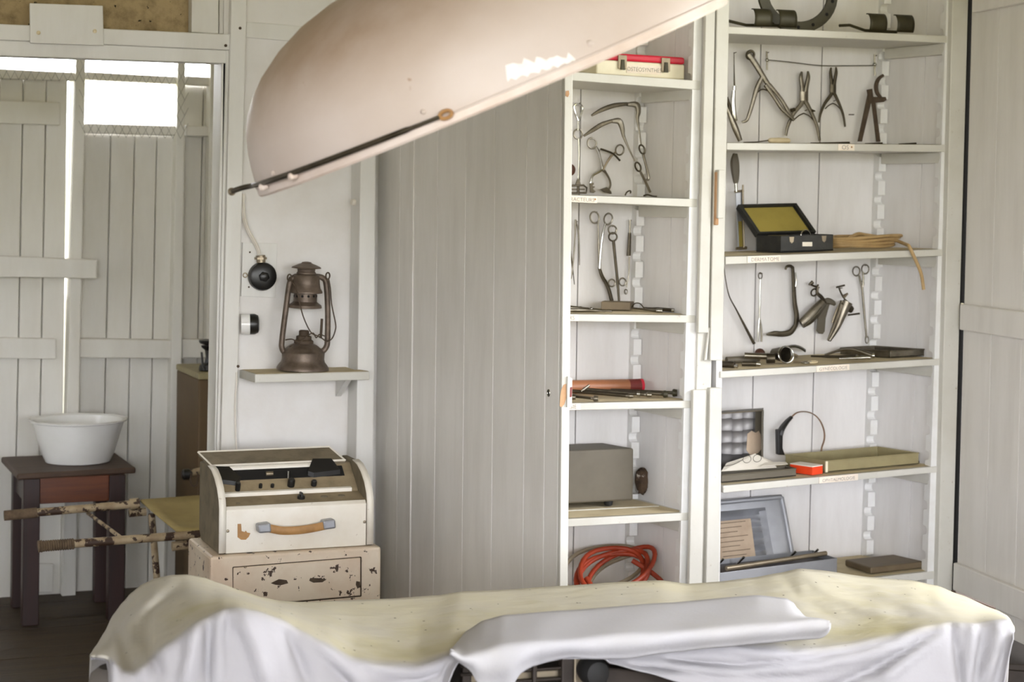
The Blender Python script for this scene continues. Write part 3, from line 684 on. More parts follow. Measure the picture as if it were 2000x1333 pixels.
MB().lathe([(20 * ks, 17 * ks), (20 * ks, 26 * ks), (17 * ks, 33 * ks), (12 * ks, 35 * ks)], c1, (1, -0.2, 0.02), 24).build('black_cap', 'black', kn)

# ================================================================ metal cabinet and the recorder on it
YM = 5.10
kM = mpp(560, 1070, YM)
cbx0, cbx1 = P(411, 1090, YM).x, P(745, 1066, YM).x
ZM = (P(411, 1090, YM).z + P(745, 1067, YM).z) / 2
bc = thing('metal_cabinet', 'low cream metal cabinet with chipped rusty paint under the recorder', 'cabinet', ((cbx0 + cbx1) / 2, YM + 0.1, 0))
MB().box(cbx0, cbx1, YM, YM + 0.30, 0.06, ZM).build('body', 'chip', bc, False, 0.008)
def pan(pts, name, m, Y, th): return slab(MB(), pts, Y, th).build(name, m, bc, False, 0.003)
pan([(456, 1110), (704, 1090), (704, 1164), (456, 1186)], 'drawer_front', 'chip', YM - 0.006, 0.006)
mb = MB()
for a, b in (((455, 1109), (705, 1089)), ((705, 1089), (705, 1165)), ((705, 1165), (456, 1187)), ((456, 1187), (455, 1109))):
    ptube(mb, [a, b], 1.2, YM - 0.001, seg=4)
mb.build('drawer_gap', 'rust', bc)
for pts in ([(529, 1140), (545, 1132), (560, 1134), (563, 1140), (548, 1144), (538, 1143)], [(606, 1130), (620, 1130), (638, 1132), (630, 1138), (612, 1139), (604, 1135)], [(696, 1136), (703, 1137), (704, 1148), (698, 1150), (695, 1143)]):
    slab(MB(), pts, YM - 0.0068, 0.001).build('torn_hole', 'rust', bc, False)
for x in (cbx0 + 0.02, cbx1 - 0.05):
    for yy in (YM + 0.02, YM + 0.25): MB().box(x, x + 0.03, yy, yy + 0.03, 0, 0.06).build('leg', 'chip', bc, False)

mc = thing('chart_recorder', 'cream suitcase-like medical recorder with dusty control deck and tan leather handle', 'recorder', ((cbx0 + cbx1) / 2, YM + 0.12, ZM))
Ym = YM + 0.02
ZQ = ZM + 0.0015
mx0, mx1 = P(427.5, 1076, Ym).x, P(728.5, 1056, Ym).x
def mz(h): return ZQ + h * kM           # h in picture pixels
def sidepoly(x):                        # side cheek outline in depth/height
    pr = [(0, 0), (0, 88), (0.008, 104), (0.030, 124), (0.065, 141), (0.105, 152), (0.15, 156), (0.262, 156), (0.262, 18), (0.235, 0)]
    return [V((x, Ym + a, mz(b))) for a, b in pr]
tw = 13 * kM
for x, m in ((mx0, 'machs'), (mx1 - tw, 'machs')):
    ck = MB().prism(sidepoly(x), (tw, 0, 0)).build('side_cheek', m, mc, False, 0.004)
    q = [V((x - 0.0006, Ym - 0.0016, mz(2))), V((x + tw + 0.0006, Ym - 0.0016, mz(2)))]
    rows = [[p + V((0, a, b * kM)) for p in q] for a, b in ((0, 0), (0, 86), (0.008, 103), (0.030, 123.5), (0.065, 140.5), (0.105, 151.8), (0.15, 156))]
    MB().grid(rows).build('edge_trim', 'mach', ck, True, solid=0.002)
xa, xb = mx0 + tw + 0.001, mx1 - tw - 0.001
MB().prism([V((xa, Ym + 0.003, mz(0))), V((xa, Ym + 0.002, mz(84))), V((xa, Ym + 0.012, mz(90))), V((xa, Ym + 0.084, mz(100))), V((xa, Ym + 0.084, mz(0)))], (xb - xa, 0, 0)).build('front_panel', 'mach', mc, False, 0.002)
MB().prism([V((xa, Ym + 0.085, mz(0))), V((xa, Ym + 0.085, mz(100))), V((xa, Ym + 0.092, mz(107))), V((xa, Ym + 0.170, mz(150))), V((xa, Ym + 0.255, mz(152))), V((xa, Ym + 0.255, mz(0)))], (xb - xa, 0, 0)).build('chassis', 'machd', mc, False, 0.001)
MB().prism([V((xa, Ym + 0.013, mz(90.6))), V((xa, Ym + 0.083, mz(100.8))), V((xa, Ym + 0.083, mz(99)))], (xb - xa, 0, 0)).build('lower_deck', 'machd', mc, False)
MB().prism([V((xa, Ym + 0.080, mz(100.5))), V((xa, Ym + 0.080, mz(108))), V((xa, Ym + 0.090, mz(110))), V((xa, Ym + 0.090, mz(100.5)))], (xb - xa - 0.02, 0, 0)).build('white_ledge', 'mach', mc, False, 0.001)
def deck(u, d):                          # point on upper deck: u 0..1 across, d metres back from the ledge
    return V((xa + (xb - xa) * u, Ym + 0.092 + d * 0.66, mz(107.5) + d / 0.118 * 43 * kM))
MB().hexa([deck(0.06, 0.055), deck(0.93, 0.055), deck(0.93, 0.10), deck(0.06, 0.10)], [p + V((0, 0, 0.002)) for p in (deck(0.06, 0.055), deck(0.93, 0.055), deck(0.93, 0.10), deck(0.06, 0.10))]).build('well', 'hole', mc, False)
MB().hexa([deck(0.02, 0.10), deck(0.86, 0.10), deck(0.86, 0.108), deck(0.02, 0.108)], [p + V((0, 0, 0.008)) for p in (deck(0.02, 0.10), deck(0.86, 0.10), deck(0.86, 0.108), deck(0.02, 0.108))]).build('white_bar', 'mach', mc, False)
def dpoly(pts, h, name, m='black'): MB().prism([deck(a, b) + V((0, 0, 0.001)) for a, b in pts], (0, 0, h)).build(name, m, mc, False, 0.001)
dpoly([(0.0, 0.045), (0.13, 0.03), (0.17, 0.05), (0.11, 0.10), (0.01, 0.105)], 0.012, 'paper_guide')
dpoly([(0.66, 0.06), (0.70, 0.05), (0.90, 0.06), (0.86, 0.115), (0.72, 0.118)], 0.014, 'paper_guide')
def knob(u, d, r, h, name='knob', m='black', seg=18): 
    p = deck(u, d); MB().lathe([(r, 0), (r, h * 0.8), (r * 0.8, h)], p, (0, -0.45, 1), seg).build(name, m, mc)
knob(0.135, 0.012, 0.0075, 0.024); knob(0.30, 0.018, 0.005, 0.012); knob(0.385, 0.018, 0.005, 0.010); knob(0.52, 0.02, 0.0105, 0.022); knob(0.685, 0.017, 0.008, 0.016)
MB().tube([deck(0.515, 0.055), deck(0.515, 0.055) + V((0, 0, 0.02))], 0.003, 8).build('lever', 'chrome', mc)
MB().tube([deck(0.36, 0.07) + V((0, 0, 0.006)), deck(0.41, 0.07) + V((0, 0, 0.006))], 0.006, 10).build('roller', 'mech2', mc)
p = V((xa + (xb - xa) * 0.555, Ym + 0.045, mz(95.4)))
MB().lathe([(0.011, 0), (0.0105, 0.008), (0.004, 0.009)], p, (0, -0.2, 1), 20).build('selector_knob', 'black', mc)
MB().box(p.x - 0.003, p.x + 0.003, p.y - 0.011, p.y + 0.011, p.z + 0.004, p.z + 0.018).build('pointer', 'black', mc, False, 0.002)
for u in (0.725, 0.85): MB().lathe([(0.010, 0), (0.009, 0.002)], V((xa + (xb - xa) * u, Ym + 0.05, mz(96.2))), (0, -0.1, 1), 18).build('socket_cap', 'machs', mc)
MB().lathe([(0.006, 0), (0.005, 0.002)], V((xa + (xb - xa) * 0.1, Ym + 0.03, mz(93.4))), (0, -0.1, 1), 12).build('badge', 'machs', mc)
# lid
l0, l1 = V((xa - 0.004, Ym + 0.166, mz(155))), V((xb - 0.016, Ym + 0.166, mz(155)))
l2, l3 = V((xb - 0.036, Ym + 0.262, mz(174))), V((xa - 0.024, Ym + 0.262, mz(174)))
lid = MB().hexa([p - V((0, 0, 0.010)) for p in (l0, l1, l2, l3)], [l0, l1, l2, l3]).build('lid', 'machs', mc, False, 0.001)
for a, b in ((l0, l1), (l3, l2), (l0, l3), (l1, l2)): MB().tube([a, b], 0.0032, 4).build('lid_trim', 'mach', lid, False)
# handle
h0 = [(520, 1032), (530, 1033), (550, 1036), (580, 1035), (610, 1031), (632, 1027), (642, 1026)]
MB().tube(sm([V((P(a, b, Ym - 0.02).x, Ym - 0.02 - 0.012 * math.sin(math.pi * i / 6), P(a, b, Ym - 0.02).z)) for i, (a, b) in enumerate(h0)], 5), 8.0 * kM, 8, flat=0.3, ref=(0, 1, 0)).build('leather_handle', 'leather', mc)
for pts in ([(504, 1026), (529, 1022), (531, 1041), (506, 1043)], [(631, 1019), (655, 1015), (657, 1033), (633, 1036)]):
    slab(MB(), pts, Ym - 0.034, 0.036).build('handle_cap', 'alu', mc, False, 0.005)
slab(MB(), [(464, 1024), (471, 1024), (472, 1038), (478, 1040), (480, 1037), (483, 1041), (489, 1042), (486, 1049), (480, 1055), (471, 1055), (464, 1050)], Ym + 0.0018, 0.001).build('peeled_mark', 'leather', mc, False)
for x, yy in ((445, 1038), (712, 1020)): MB().lathe([(0.0045, 0), (0.004, 0.002), (0.001, 0.003)], P(x, yy, Ym + 0.002), (0, -1, 0), 12).build('screw', 'mech2', mc)

# ================================================================ corridor furniture
st = thing('side_table', 'dark mahogany side table in the corridor carrying the white basin', 'table', (1.01, 7.09, 0))
TX0, TX1, TY0, TY1, TZ = 0.832, 1.192, 6.88, 7.25, 0.545
q = [(TX0 - 0.025, TY0 - 0.02), (TX1 + 0.04, TY0 + 0.02), (TX1 + 0.035, TY1 + 0.07), (TX0 - 0.03, TY1 + 0.07)]
MB().hexa([V((a, b, TZ - 0.022)) for a, b in q], [V((a, b, TZ)) for a, b in q]).build('table_top', 'dtop', st, False, 0.006)
for x in (TX0, TX1 - 0.058):
    for yy in (TY0, TY1 - 0.058):
        MB().box(x, x + 0.058, yy, yy + 0.058, 0, TZ - 0.022).build('leg', 'dleg', st, False, 0.003)
MB().box(TX0 + 0.058, TX1 - 0.058, TY0 + 0.010, TY0 + 0.03, TZ - 0.115, TZ - 0.022).build('apron', 'dwood', st, False, 0.002)
MB().box(TX0 + 0.058, TX1 - 0.058, TY1 - 0.03, TY1 - 0.010, TZ - 0.115, TZ - 0.022).build('apron', 'dwood', st, False, 0.002)
for x in (TX0 + 0.01, TX1 - 0.03): MB().box(x, x + 0.02, TY0 + 0.058, TY1 - 0.058, TZ - 0.115, TZ - 0.022).build('apron', 'dleg', st, False, 0.002)
bw = P(152, 905, 7.11); bw.z = TZ + 0.001; kb = mpp(152, 870, 7.11)
o = MB().lathe([(58 * kb, 0), (62 * kb, 1 * kb), (70 * kb, 18 * kb), (84 * kb, 66 * kb), (88 * kb, 78 * kb), (94 * kb, 80 * kb), (95 * kb, 82.5 * kb), (92 * kb, 84 * kb), (86 * kb, 81 * kb), (81 * kb, 64 * kb), (67 * kb, 20 * kb), (58 * kb, 5 * kb), (20 * kb, 4 * kb)], bw, (0, 0, 1), 56).build('enamel_basin', 'enamel')
tag(o, 'white enamel basin standing on the dark mahogany side table', 'basin')
sr = thing('field_stretcher', 'rusty folding stretcher with yellow canvas bed and cord-wound handles in the corridor', 'stretcher', P(300, 1330, 6.1))
Y1, Y2 = 6.40, 5.90
mb = MB(); ptube(mb, [(70, 1002), (265, 985)], 8, Y1, seg=12); mb.build('pole', 'strp', sr)
mb = MB(); ptube(mb, [(8, 1008), (72, 1002)], 10, Y1, seg=14); mb.build('hand_grip', 'cord', sr)
mb = MB(); ptube(mb, [(140, 1063), (430, 1041)], 8.5, Y2, seg=12); mb.build('pole', 'strp', sr)
g = MB()
for j in range(15): 
    f = j / 14; cx_, cy_ = 76 + 66 * f, 1068 - 5 * f; ptube(g, [(cx_ - 2.4, cy_ + 0.2), (cx_ - 1, cy_), (cx_ + 1, cy_), (cx_ + 2.4, cy_ - 0.2)], [9.2 if j > 1 else 10.5, 11 if j > 1 else 12, 11 if j > 1 else 12, 9.2 if j > 1 else 10.5], Y2, seg=12, smooth=False)
g.build('hand_grip', 'cord', sr)
mb = MB(); mb.tube([P(172, 1003, Y1), P(234, 1049, Y2)], 0.0062, 10); mb.build('cross_brace', 'strp', sr)
mb = MB(); ptube(mb, [(253, 986), (272, 984)], 11, Y1, seg=10); mb.build('joint_sleeve', 'strp', sr)
mb = MB(); ptube(mb, [(252, 1003), (285, 1000)], 8, Y1 + 0.01, seg=8); mb.build('hinge_bar', 'strp', sr)
mb = MB(); ptube(mb, [(336, 1068), (396, 1062)], 9.5, Y2 + 0.02, seg=8); mb.build('hinge_bar', 'strp', sr)
c_ = px([(274, 976)], Y1) + px([(470, 962)], Y1) + px([(470, 1030)], Y2) + px([(345, 1035)], Y2)
rows = []
for i in range(9):
    v = i / 8; a = c_[0].lerp(c_[3], v); b = c_[1].lerp(c_[2], v); rows.append([a.lerp(b, u / 8) - V((0, 0, 0.02 * math.sin(math.pi * v) * min(1, u / 2))) for u in range(9)])
MB().grid(rows).build('canvas_bed', 'canvas', sr, True, solid=0.008)
def leg(x0, y0, Yq, x1): 
    a = P(x0, y0, Yq); b = P(x1, 1320, Yq); b = a + (b - a) * (a.z / (a.z - b.z)); mb = MB(); mb.tube([a, b], 0.012, 10); mb.build('leg', 'strp', sr)
leg(296, 1004, Y1, 322); leg(376, 1066, Y2, 378); leg(440, 1000, Y1, 430); leg(450, 1060, Y2, 452)
# brown steel cabinet seen past the jamb, and the scale head on it
bs = P(388, 745, 6.75)
tb = thing('brown_steel_cabinet', 'narrow brown steel cabinet half hidden behind the door jamb', 'cabinet', (bs.x + 0.15, 6.95, 0))
zc_ = P(400, 742, 6.75).z
MB().box(bs.x, bs.x + 0.30, 6.75, 7.15, 0, zc_).build('body', 'tan', tb, False, 0.006)
MB().box(bs.x - 0.002, bs.x + 0.302, 6.747, 7.152, zc_, zc_ + 0.022 ).build('top_rim', 'otray', tb, False, 0.004)
sk = thing('oil_burner', 'black iron burner standing on the brown steel cabinet by the jamb', 'burner', V((bs.x + 0.055, 6.85, zc_ + 0.022)))
kk = mpp(403, 700, 6.85); bb = V((bs.x + 0.055, 6.85, zc_ + 0.0225))
MB().lathe([(0.03, 0), (0.034, 0.004), (0.03, 0.022), (0.012, 0.03), (0.009, 0.05), (0.012, 0.075), (0.024, 0.085), (0.026, 0.092), (0.010, 0.094)], bb, (0, 0, 1), 20).build('stand', 'black', sk)
MB().lathe([(0.010, 0.094), (0.03, 0.10), (0.034, 0.106), (0.034, 0.112), (0.02, 0.114)], bb, (0, 0, 1), 20).build('burner_head', 'black', sk)
MB().tube([bb + V((-0.028, -0.02, 0.07)), bb + V((-0.026, -0.03, 0.02)), bb + V((-0.02, -0.035, 0.004))], 0.004, 8).build('pump_arm', 'black', sk)
cl = thing('screw_clamp', 'black clamp knob with wire loop fixed on the brown cabinet side behind the recorder', 'clamp', P(366, 945, 6.6))
c2 = P(366, 927, 6.62)
MB().lathe([(0.012, -0.02), (0.019, -0.014), (0.02, 0.004), (0.014, 0.012), (0.010, 0.016)], c2, (1, 0, 0), 16).build('knob', 'black', cl)
MB().tube([c2 + V((0.012, 0, 0.004)), c2 + V((0.10, 0.05, 0.012))], 0.012, 10).build('spindle', 'strp', cl)
mb = MB(); ptube(mb, [(374, 925), (372, 942), (378, 950), (385, 946), (387, 930), (384, 922)], 1.6, 6.60); mb.build('wire_loop', 'rust', cl)

# ================================================================ operating lamp
LC = CAMP + ray(958.6, 181.8) / ray(958.6, 181.8).dot(FW) * 3.45
vw = (CAMP - LC).normalized()                       # towards the camera
iR = (RT - vw * RT.dot(vw)).normalized(); iU = vw.cross(iR) * 1.0
if iU.z < 0: iU = -iU
k1 = 3.45 / F
e1 = (iR * 0.9239 + iU * 0.3826).normalized()        # along the rim in the picture
nn = (iU * 0.9239 - iR * 0.3826).normalized(); nn = (nn + vw * 0.0237).normalized()
nn = (nn - e1 * nn.dot(e1)).normalized(); e2 = e1.cross(nn)
if e2.dot(vw) < 0: e2 = -e2
lp = thing('operating_lamp', 'huge beige enamelled operating lamp dome tilted over the sheeted table', 'lamp', LC)
prof = [(488, 0), (489, 12), (486, 40), (480, 72), (470, 105), (452, 140), (428, 170), (400, 196), (350, 230), (292, 257), (230, 275), (160, 287), (90, 294), (40, 296)]
def rev(prof, seg=120):
    vs = []
    for r_, h in prof:
        for j in range(seg):
            t = 2 * math.pi * j / seg; vs.append(LC + (e1 * math.cos(t) + e2 * math.sin(t)) * (r_ * k1) + nn * (h * k1))
    n = len(prof); return vs, [(i * seg + j, i * seg + (j + 1) % seg, (i + 1) * seg + (j + 1) % seg, (i + 1) * seg + j) for i in range(n - 1) for j in range(seg)]
prof = [prof[0]] + [(p0[0] + (p1[0] - p0[0]) * f, p0[1] + (p1[1] - p0[1]) * f) for p0, p1 in zip(prof[:-1], prof[1:]) for f in (0.5, 1.0)]
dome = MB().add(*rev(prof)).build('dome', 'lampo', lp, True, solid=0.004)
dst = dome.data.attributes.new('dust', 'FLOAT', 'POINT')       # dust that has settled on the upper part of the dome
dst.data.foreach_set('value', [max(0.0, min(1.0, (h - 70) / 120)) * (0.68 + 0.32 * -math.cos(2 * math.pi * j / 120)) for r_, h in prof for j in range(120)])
def ringat(r_, h, t_, name, m, par):
    mb = MB(); mb.tube([LC + (e1 * math.cos(a) + e2 * math.sin(a)) * (r_ * k1) + nn * (h * k1) for a in [2 * math.pi * j / 120 for j in range(120)]], t_ * k1, 8, True); return mb.build(name, m, par)
MB().add(*rev([(488, 4), (491, 4), (492, -9), (489, -13), (470, -13), (468, 0)])).build('rim_band', 'lampe', lp)
ringat(490, 5, 2.4, 'rim_bead', 'lampo', lp)
MB().add(*rev([(40, 296), (60, 300), (60, 360), (30, 365), (30, 520)], 40)).build('hub', 'lampo', lp)
def onrim(ang, r_, h): return LC + (e1 * math.cos(ang) + e2 * math.sin(ang)) * (r_ * k1) + nn * (h * k1)
# guide rod bent along the rim on the near side
pts = [LC - e1 * (533 * k1) + e2 * (60 * k1) + nn * (17 * k1), LC - e1 * (512 * k1) + e2 * (90 * k1) + nn * (17 * k1)]
for a in range(166, 97, -5): pts.append(onrim(math.radians(a), 499, 14 - 7 * (168 - a) / 70))
rod = MB().tube(sm(pts, 4), [5.2 * k1] * (len(sm(pts, 4)) - 6) + [3.6 * k1] * 6, 10).build('guide_rod', 'dsteel', lp)
MB().ball(pts[0], 8 * k1).build('rod_knob', 'mech2', rod)
mb = MB(); pe_ = pts[-1]; td = (pts[-1] - pts[-2]).normalized()
mb.tube([pe_ + td * (11 * k1 + 11 * k1 * math.cos(t)) + nn * (6.5 * k1 * math.sin(t)) for t in [2 * math.pi * j / 16 for j in range(16)]], 3.4 * k1, 8, True); mb.build('rod_eye', 'leather', rod)
for a in (140, 155):
    p = onrim(math.radians(a), 494, 6); d = (onrim(math.radians(a), 520, 6) - p).normalized()
    MB().lathe([(7 * k1, 0), (7 * k1, 12 * k1), (4 * k1, 15 * k1)], p, d, 12).build('rod_bracket', 'lampe', rod)
for a, h, r_ in ((67, 24, 6), (150, 22, 5), (104, 26, 5)):
    p = onrim(math.radians(a), 487, h); d = (onrim(math.radians(a), 520, h) - p).normalized()
    MB().lathe([(r_ * k1, 0), (r_ * k1, 3 * k1), (2 * k1, 6 * k1)], p, d, 12).build('rivet', 'lampo', dome)
# bare white patch where the enamel has gone
vs = []; pp = [(72, 70), (75, 62), (78, 50), (81, 30), (84, 22), (87, 24), (86, 40), (84, 58), (81, 68), (78, 80), (74, 82)]
def prof_r(h):
    for (r0, h0_), (r1, h1_) in zip(prof[:-1], prof[1:]):
        if h0_ <= h <= h1_: return r0 + (r1 - r0) * (h - h0_) / (h1_ - h0_)
    return 488
mb = MB(); n_ = 18; rows = []
for i in range(n_ + 1):
    a = 71.5 + (86 - 71.5) * i / n_; f = i / n_
    h_a = 6 + 14 * f + 3 * math.sin(i * 2.3); h_b = h_a + 15 + 14 * f - 8 * abs(f - 0.6) + 4 * math.sin(i * 1.7)
    if i in (0, n_): h_b = h_a + 4
    rows.append([onrim(math.radians(a), prof_r(h_a + (h_b - h_a) * j / 4) + 0.7, h_a + (h_b - h_a) * j / 4) for j in range(5)])
mb.grid(rows).build('bare_patch', 'patch', dome)
mb = MB(); 
mb.tube([onrim(math.radians(58 + 3.2 * math.cos(t)), prof_r(118 + 16 * math.sin(t)) + 2, 118 + 16 * math.sin(t)) for t in [2 * math.pi * j / 24 for j in range(24)]], 2 * k1, 6, True); mb.build('round_cover', 'lampo', dome)
MB().tube([LC + nn * (515 * k1), V(((LC + nn * (515 * k1)).x, (LC + nn * (515 * k1)).y, ZC - 0.004))], 0.02, 14).build('hanging_pole', 'lampo', lp)

# ================================================================ operating table
ot = thing('operating_table', 'operating table with dark machinery and black control knob under the white sheet', 'operating table', (1.45, 3.5, 0))
MB().box(0.70, 2.22, 3.30, 3.68, 0.56, 0.60).build('table_top', 'gray', ot, False, 0.01)
o = MB().box(0.70, 2.22, 3.285, 3.30, 0.50, 0.56).build('side_rail', 'mech2', ot, False, 0.002)
MB().box(0.70, 2.22, 3.68, 3.695, 0.50, 0.56).build('side_rail', 'mech2', ot, False, 0.002)
MB().box(1.15, 1.75, 3.38, 3.62, 0.38, 0.56).build('gear_housing', 'mech', ot, False, 0.01)
MB().lathe([(0.11, 0.09), (0.10, 0.12), (0.10, 0.40)], (1.45, 3.5, 0), (0, 0, 1), 28).build('column', 'mech', ot)
MB().box(1.05, 1.95, 3.3, 3.7, 0, 0.09).build('base', 'mech', ot, False, 0.02)
YK = 3.26
def tp(pts, name, m, Y, th, bev=0.003): return slab(MB(), pts, Y, th).build(name, m, ot, False, bev)
tp([(1098, 1280), (1122, 1280), (1120, 1420), (1096, 1420)], 'upright_bar', 'mech', YK, 0.02)
tp([(1122, 1280), (1150, 1280), (1148, 1420), (1120, 1420)], 'upright_bar', 'mech2', YK, 0.02)
for y0, y1, m in ((1285, 1292, 'mech'), (1303, 1309, 'mech'), (1324, 1330, 'mech')):
    tp([(900, y0 + 14), (1100, y0), (1100, y1), (900, y1 + 14)], 'cross_slat', m, YK + 0.004, 0.012)
tp([(900, 1322), (1098, 1309), (1096, 1324), (900, 1340)], 'cross_plate', 'mech2', YK + 0.02, 0.01)
tp([(905, 1290), (922, 1290), (920, 1420), (900, 1420)], 'upright_bar', 'mech', YK + 0.01, 0.02)
tp([(1041, 1300), (1050, 1300), (1050, 1420), (1041, 1420)], 'upright_bar', 'mech', YK, 0.012)
tp([(1185, 1305), (1420, 1330), (1420, 1440), (1185, 1440)], 'side_plate', 'mech', YK + 0.02, 0.012)
kp = P(1161, 1313, YK - 0.03)
MB().lathe([(0.012, 0.04), (0.024, 0.03), (0.0275, 0.012), (0.0275, -0.006), (0.022, -0.018), (0.010, -0.022)], kp, (0, 1, 0), 30).build('control_knob', 'rubber', ot)
ps_ = P(204, 1300, 3.56); MB().lathe([(0.045, -0.34), (0.052, -0.30), (0.052, -0.04), (0.045, -0.012), (0.03, 0.0)], ps_ + V((0.02, 0, -0.004)), (0, 0, 1), 24).build('leg_support', 'gray', ot)
MB().box(0.60, 0.75, 3.54, 3.58, 0.50, 0.54).build('support_arm', 'mech2', ot, False, 0.003)
eb = [P(1866, 1155, 3.86), P(1946, 1187, 3.86), P(1946, 1206, 3.86), P(1866, 1176, 3.86)]
MB().prism(eb, (0, 0.02, 0)).build('end_board', 'dtop', ot, False, 0.003)
MB().tube([eb[3] + V((0.02, 0.01, 0)), V((eb[3].x + 0.02, 3.87, 0.40)), V((2.0, 3.69, 0.40)), V((2.0, 3.688, 0.51))], 0.008, 8).build('end_bracket', 'mech2', ot)
def interp(tab, x):
    if x <= tab[0][0]: return tab[0][1]
    for (a, b), (c, d) in zip(tab[:-1], tab[1:]):
        if a <= x <= c:
            t = (x - a) / (c - a); t = t * t * (3 - 2 * t) * 0.35 + t * 0.65; return b + (d - b) * t
    return tab[-1][1]
BACK = [(177, 1281), (190, 1262), (205, 1238), (222, 1204), (240, 1180), (258, 1160), (280, 1143), (305, 1132), (335, 1126), (365, 1125), (395, 1130), (430, 1142), (470, 1156), (510, 1169), (545, 1176), (590, 1179), (660, 1176), (760, 1172), (850, 1166), (905, 1158), (960, 1156), (1100, 1147), (1200, 1140), (1290, 1136), (1345, 1143), (1400, 1139), (1470, 1131), (1520, 1122), (1562, 1113), (1600, 1116), (1700, 1130), (1780, 1136), (1830, 1146), (1870, 1162), (1945, 1193), (1968, 1205), (1980, 1226)]
FRONT = [(177, 1283), (200, 1284), (215, 1290), (240, 1318), (262, 1320), (330, 1262), (395, 1215), (440, 1194), (462, 1191), (500, 1197), (545, 1212), (590, 1238), (625, 1257), (691, 1292), (744, 1302), (815, 1303), (886, 1280), (960, 1276), (1100, 1276), (1300, 1268), (1450, 1262), (1510, 1266), (1549, 1275), (1600, 1273), (1644, 1267), (1739, 1246), (1810, 1228), (1858, 1219), (1905, 1222), (1945, 1214), (1970, 1212), (1980, 1233)]
HEM = [(177, 1290), (203, 1285), (214, 1292), (216, 1480), (860, 1480), (872, 1345), (893, 1298), (905, 1290), (1180, 1288), (1190, 1297), (1260, 1315), (1330, 1335), (1440, 1400), (1600, 1470), (1935, 1480), (1980, 1250)]
# creases: polyline in the picture, width px, height (m, + towards the viewer)
FOLDS = [([(354, 1142), (322, 1168), (296, 1196), (288, 1232), (298, 1280), (312, 1320)], 13, -0.016), ([(330, 1150), (285, 1180), (250, 1215), (256, 1260), (282, 1312)], 16, 0.016),
         ([(411, 1212), (409, 1260), (405, 1333)], 7, -0.011), ([(430, 1200), (428, 1260), (424, 1340)], 9, 0.007), ([(380, 1225), (372, 1280), (360, 1340)], 14, 0.012),
         ([(447, 1205), (440, 1232), (436, 1260)], 6, -0.006), ([(470, 1200), (500, 1260), (520, 1340)], 20, 0.012), ([(545, 1220), (575, 1275), (600, 1340)], 18, -0.010), ([(600, 1252), (680, 1310), (720, 1345)], 16, 0.010),
         ([(560, 1215), (640, 1290), (690, 1345)], 12, -0.006), ([(690, 1300), (800, 1315), (890, 1300)], 9, 0.006), ([(720, 1340), (820, 1330), (895, 1296)], 8, -0.007),
         ([(1853, 1222), (1800, 1252), (1715, 1303), (1644, 1335), (1500, 1380)], 11, -0.017), ([(1850, 1226), (1770, 1290), (1715, 1335)], 12, 0.010), ([(1840, 1226), (1720, 1270), (1600, 1300), (1450, 1318), (1330, 1310)], 12, 0.010),
         ([(1830, 1228), (1700, 1264), (1560, 1292), (1440, 1300), (1300, 1288)], 8, -0.009), ([(1700, 1260), (1540, 1284), (1480, 1278), (1420, 1266)], 8, 0.006), ([(1230, 1300), (1400, 1320), (1560, 1322)], 7, -0.007),
         ([(1858, 1222), (1868, 1280), (1880, 1340)], 7, -0.012), ([(1900, 1224), (1898, 1270), (1885, 1340)], 8, 0.010), ([(1915, 1224), (1910, 1290), (1900, 1340)], 9, -0.008), ([(1950, 1220), (1945, 1270), (1925, 1333)], 12, 0.012),
         ([(700, 1195), (850, 1225), (1000, 1215), (1100, 1190)], 9, 0.004), ([(640, 1235), (790, 1246), (930, 1230)], 5, 0.004), ([(760, 1262), (840, 1280), (890, 1262)], 10, -0.006), ([(880, 1180), (930, 1162), (1000, 1160)], 14, 0.004),
         ([(1562, 1116), (1600, 1150), (1680, 1190), (1760, 1212)], 12, 0.010), ([(1530, 1125), (1560, 1170), (1640, 1215)], 10, -0.006), ([(1680, 1140), (1760, 1180), (1850, 1210)], 10, 0.006), ([(1600, 1235), (1700, 1220), (1850, 1212)], 6, -0.005),
         ([(1640, 1250), (1740, 1232), (1840, 1220)], 6, 0.006), ([(1780, 1150), (1830, 1190), (1860, 1215)], 12, -0.005), ([(1340, 1150), (1420, 1160), (1520, 1165)], 10, -0.004)]
def fold(x, y):
    d = 0.0
    for pl, wd, am in FOLDS:
        best = 1e9; bt = 0
        L = len(pl) - 1
        for i in range(L):
            ax_, ay_ = pl[i]; bx_, by_ = pl[i + 1]; vx, vy = bx_ - ax_, by_ - ay_
            t = max(0, min(1, ((x - ax_) * vx + (y - ay_) * vy) / (vx * vx + vy * vy))); q_ = math.hypot(x - ax_ - vx * t, y - ay_ - vy * t)
            if q_ < best: best = q_; bt = (i + t) / L
        if best < wd * 3: d += 2.3 * am * math.exp(-(best / (0.85 * wd)) ** 2) * min(1, 0.35 + 4 * min(bt, 1.02 - bt))
    return d
YBK, YFR = 3.78, 3.22
xs_ = sorted(set([177, 181, 186, 192, 198, 203, 208, 214, 218, 1966, 1971, 1975, 1978, 1980] + list(range(222, 1966, 8))))
NT_, ND_ = 26, 26
cols = []; stain = []
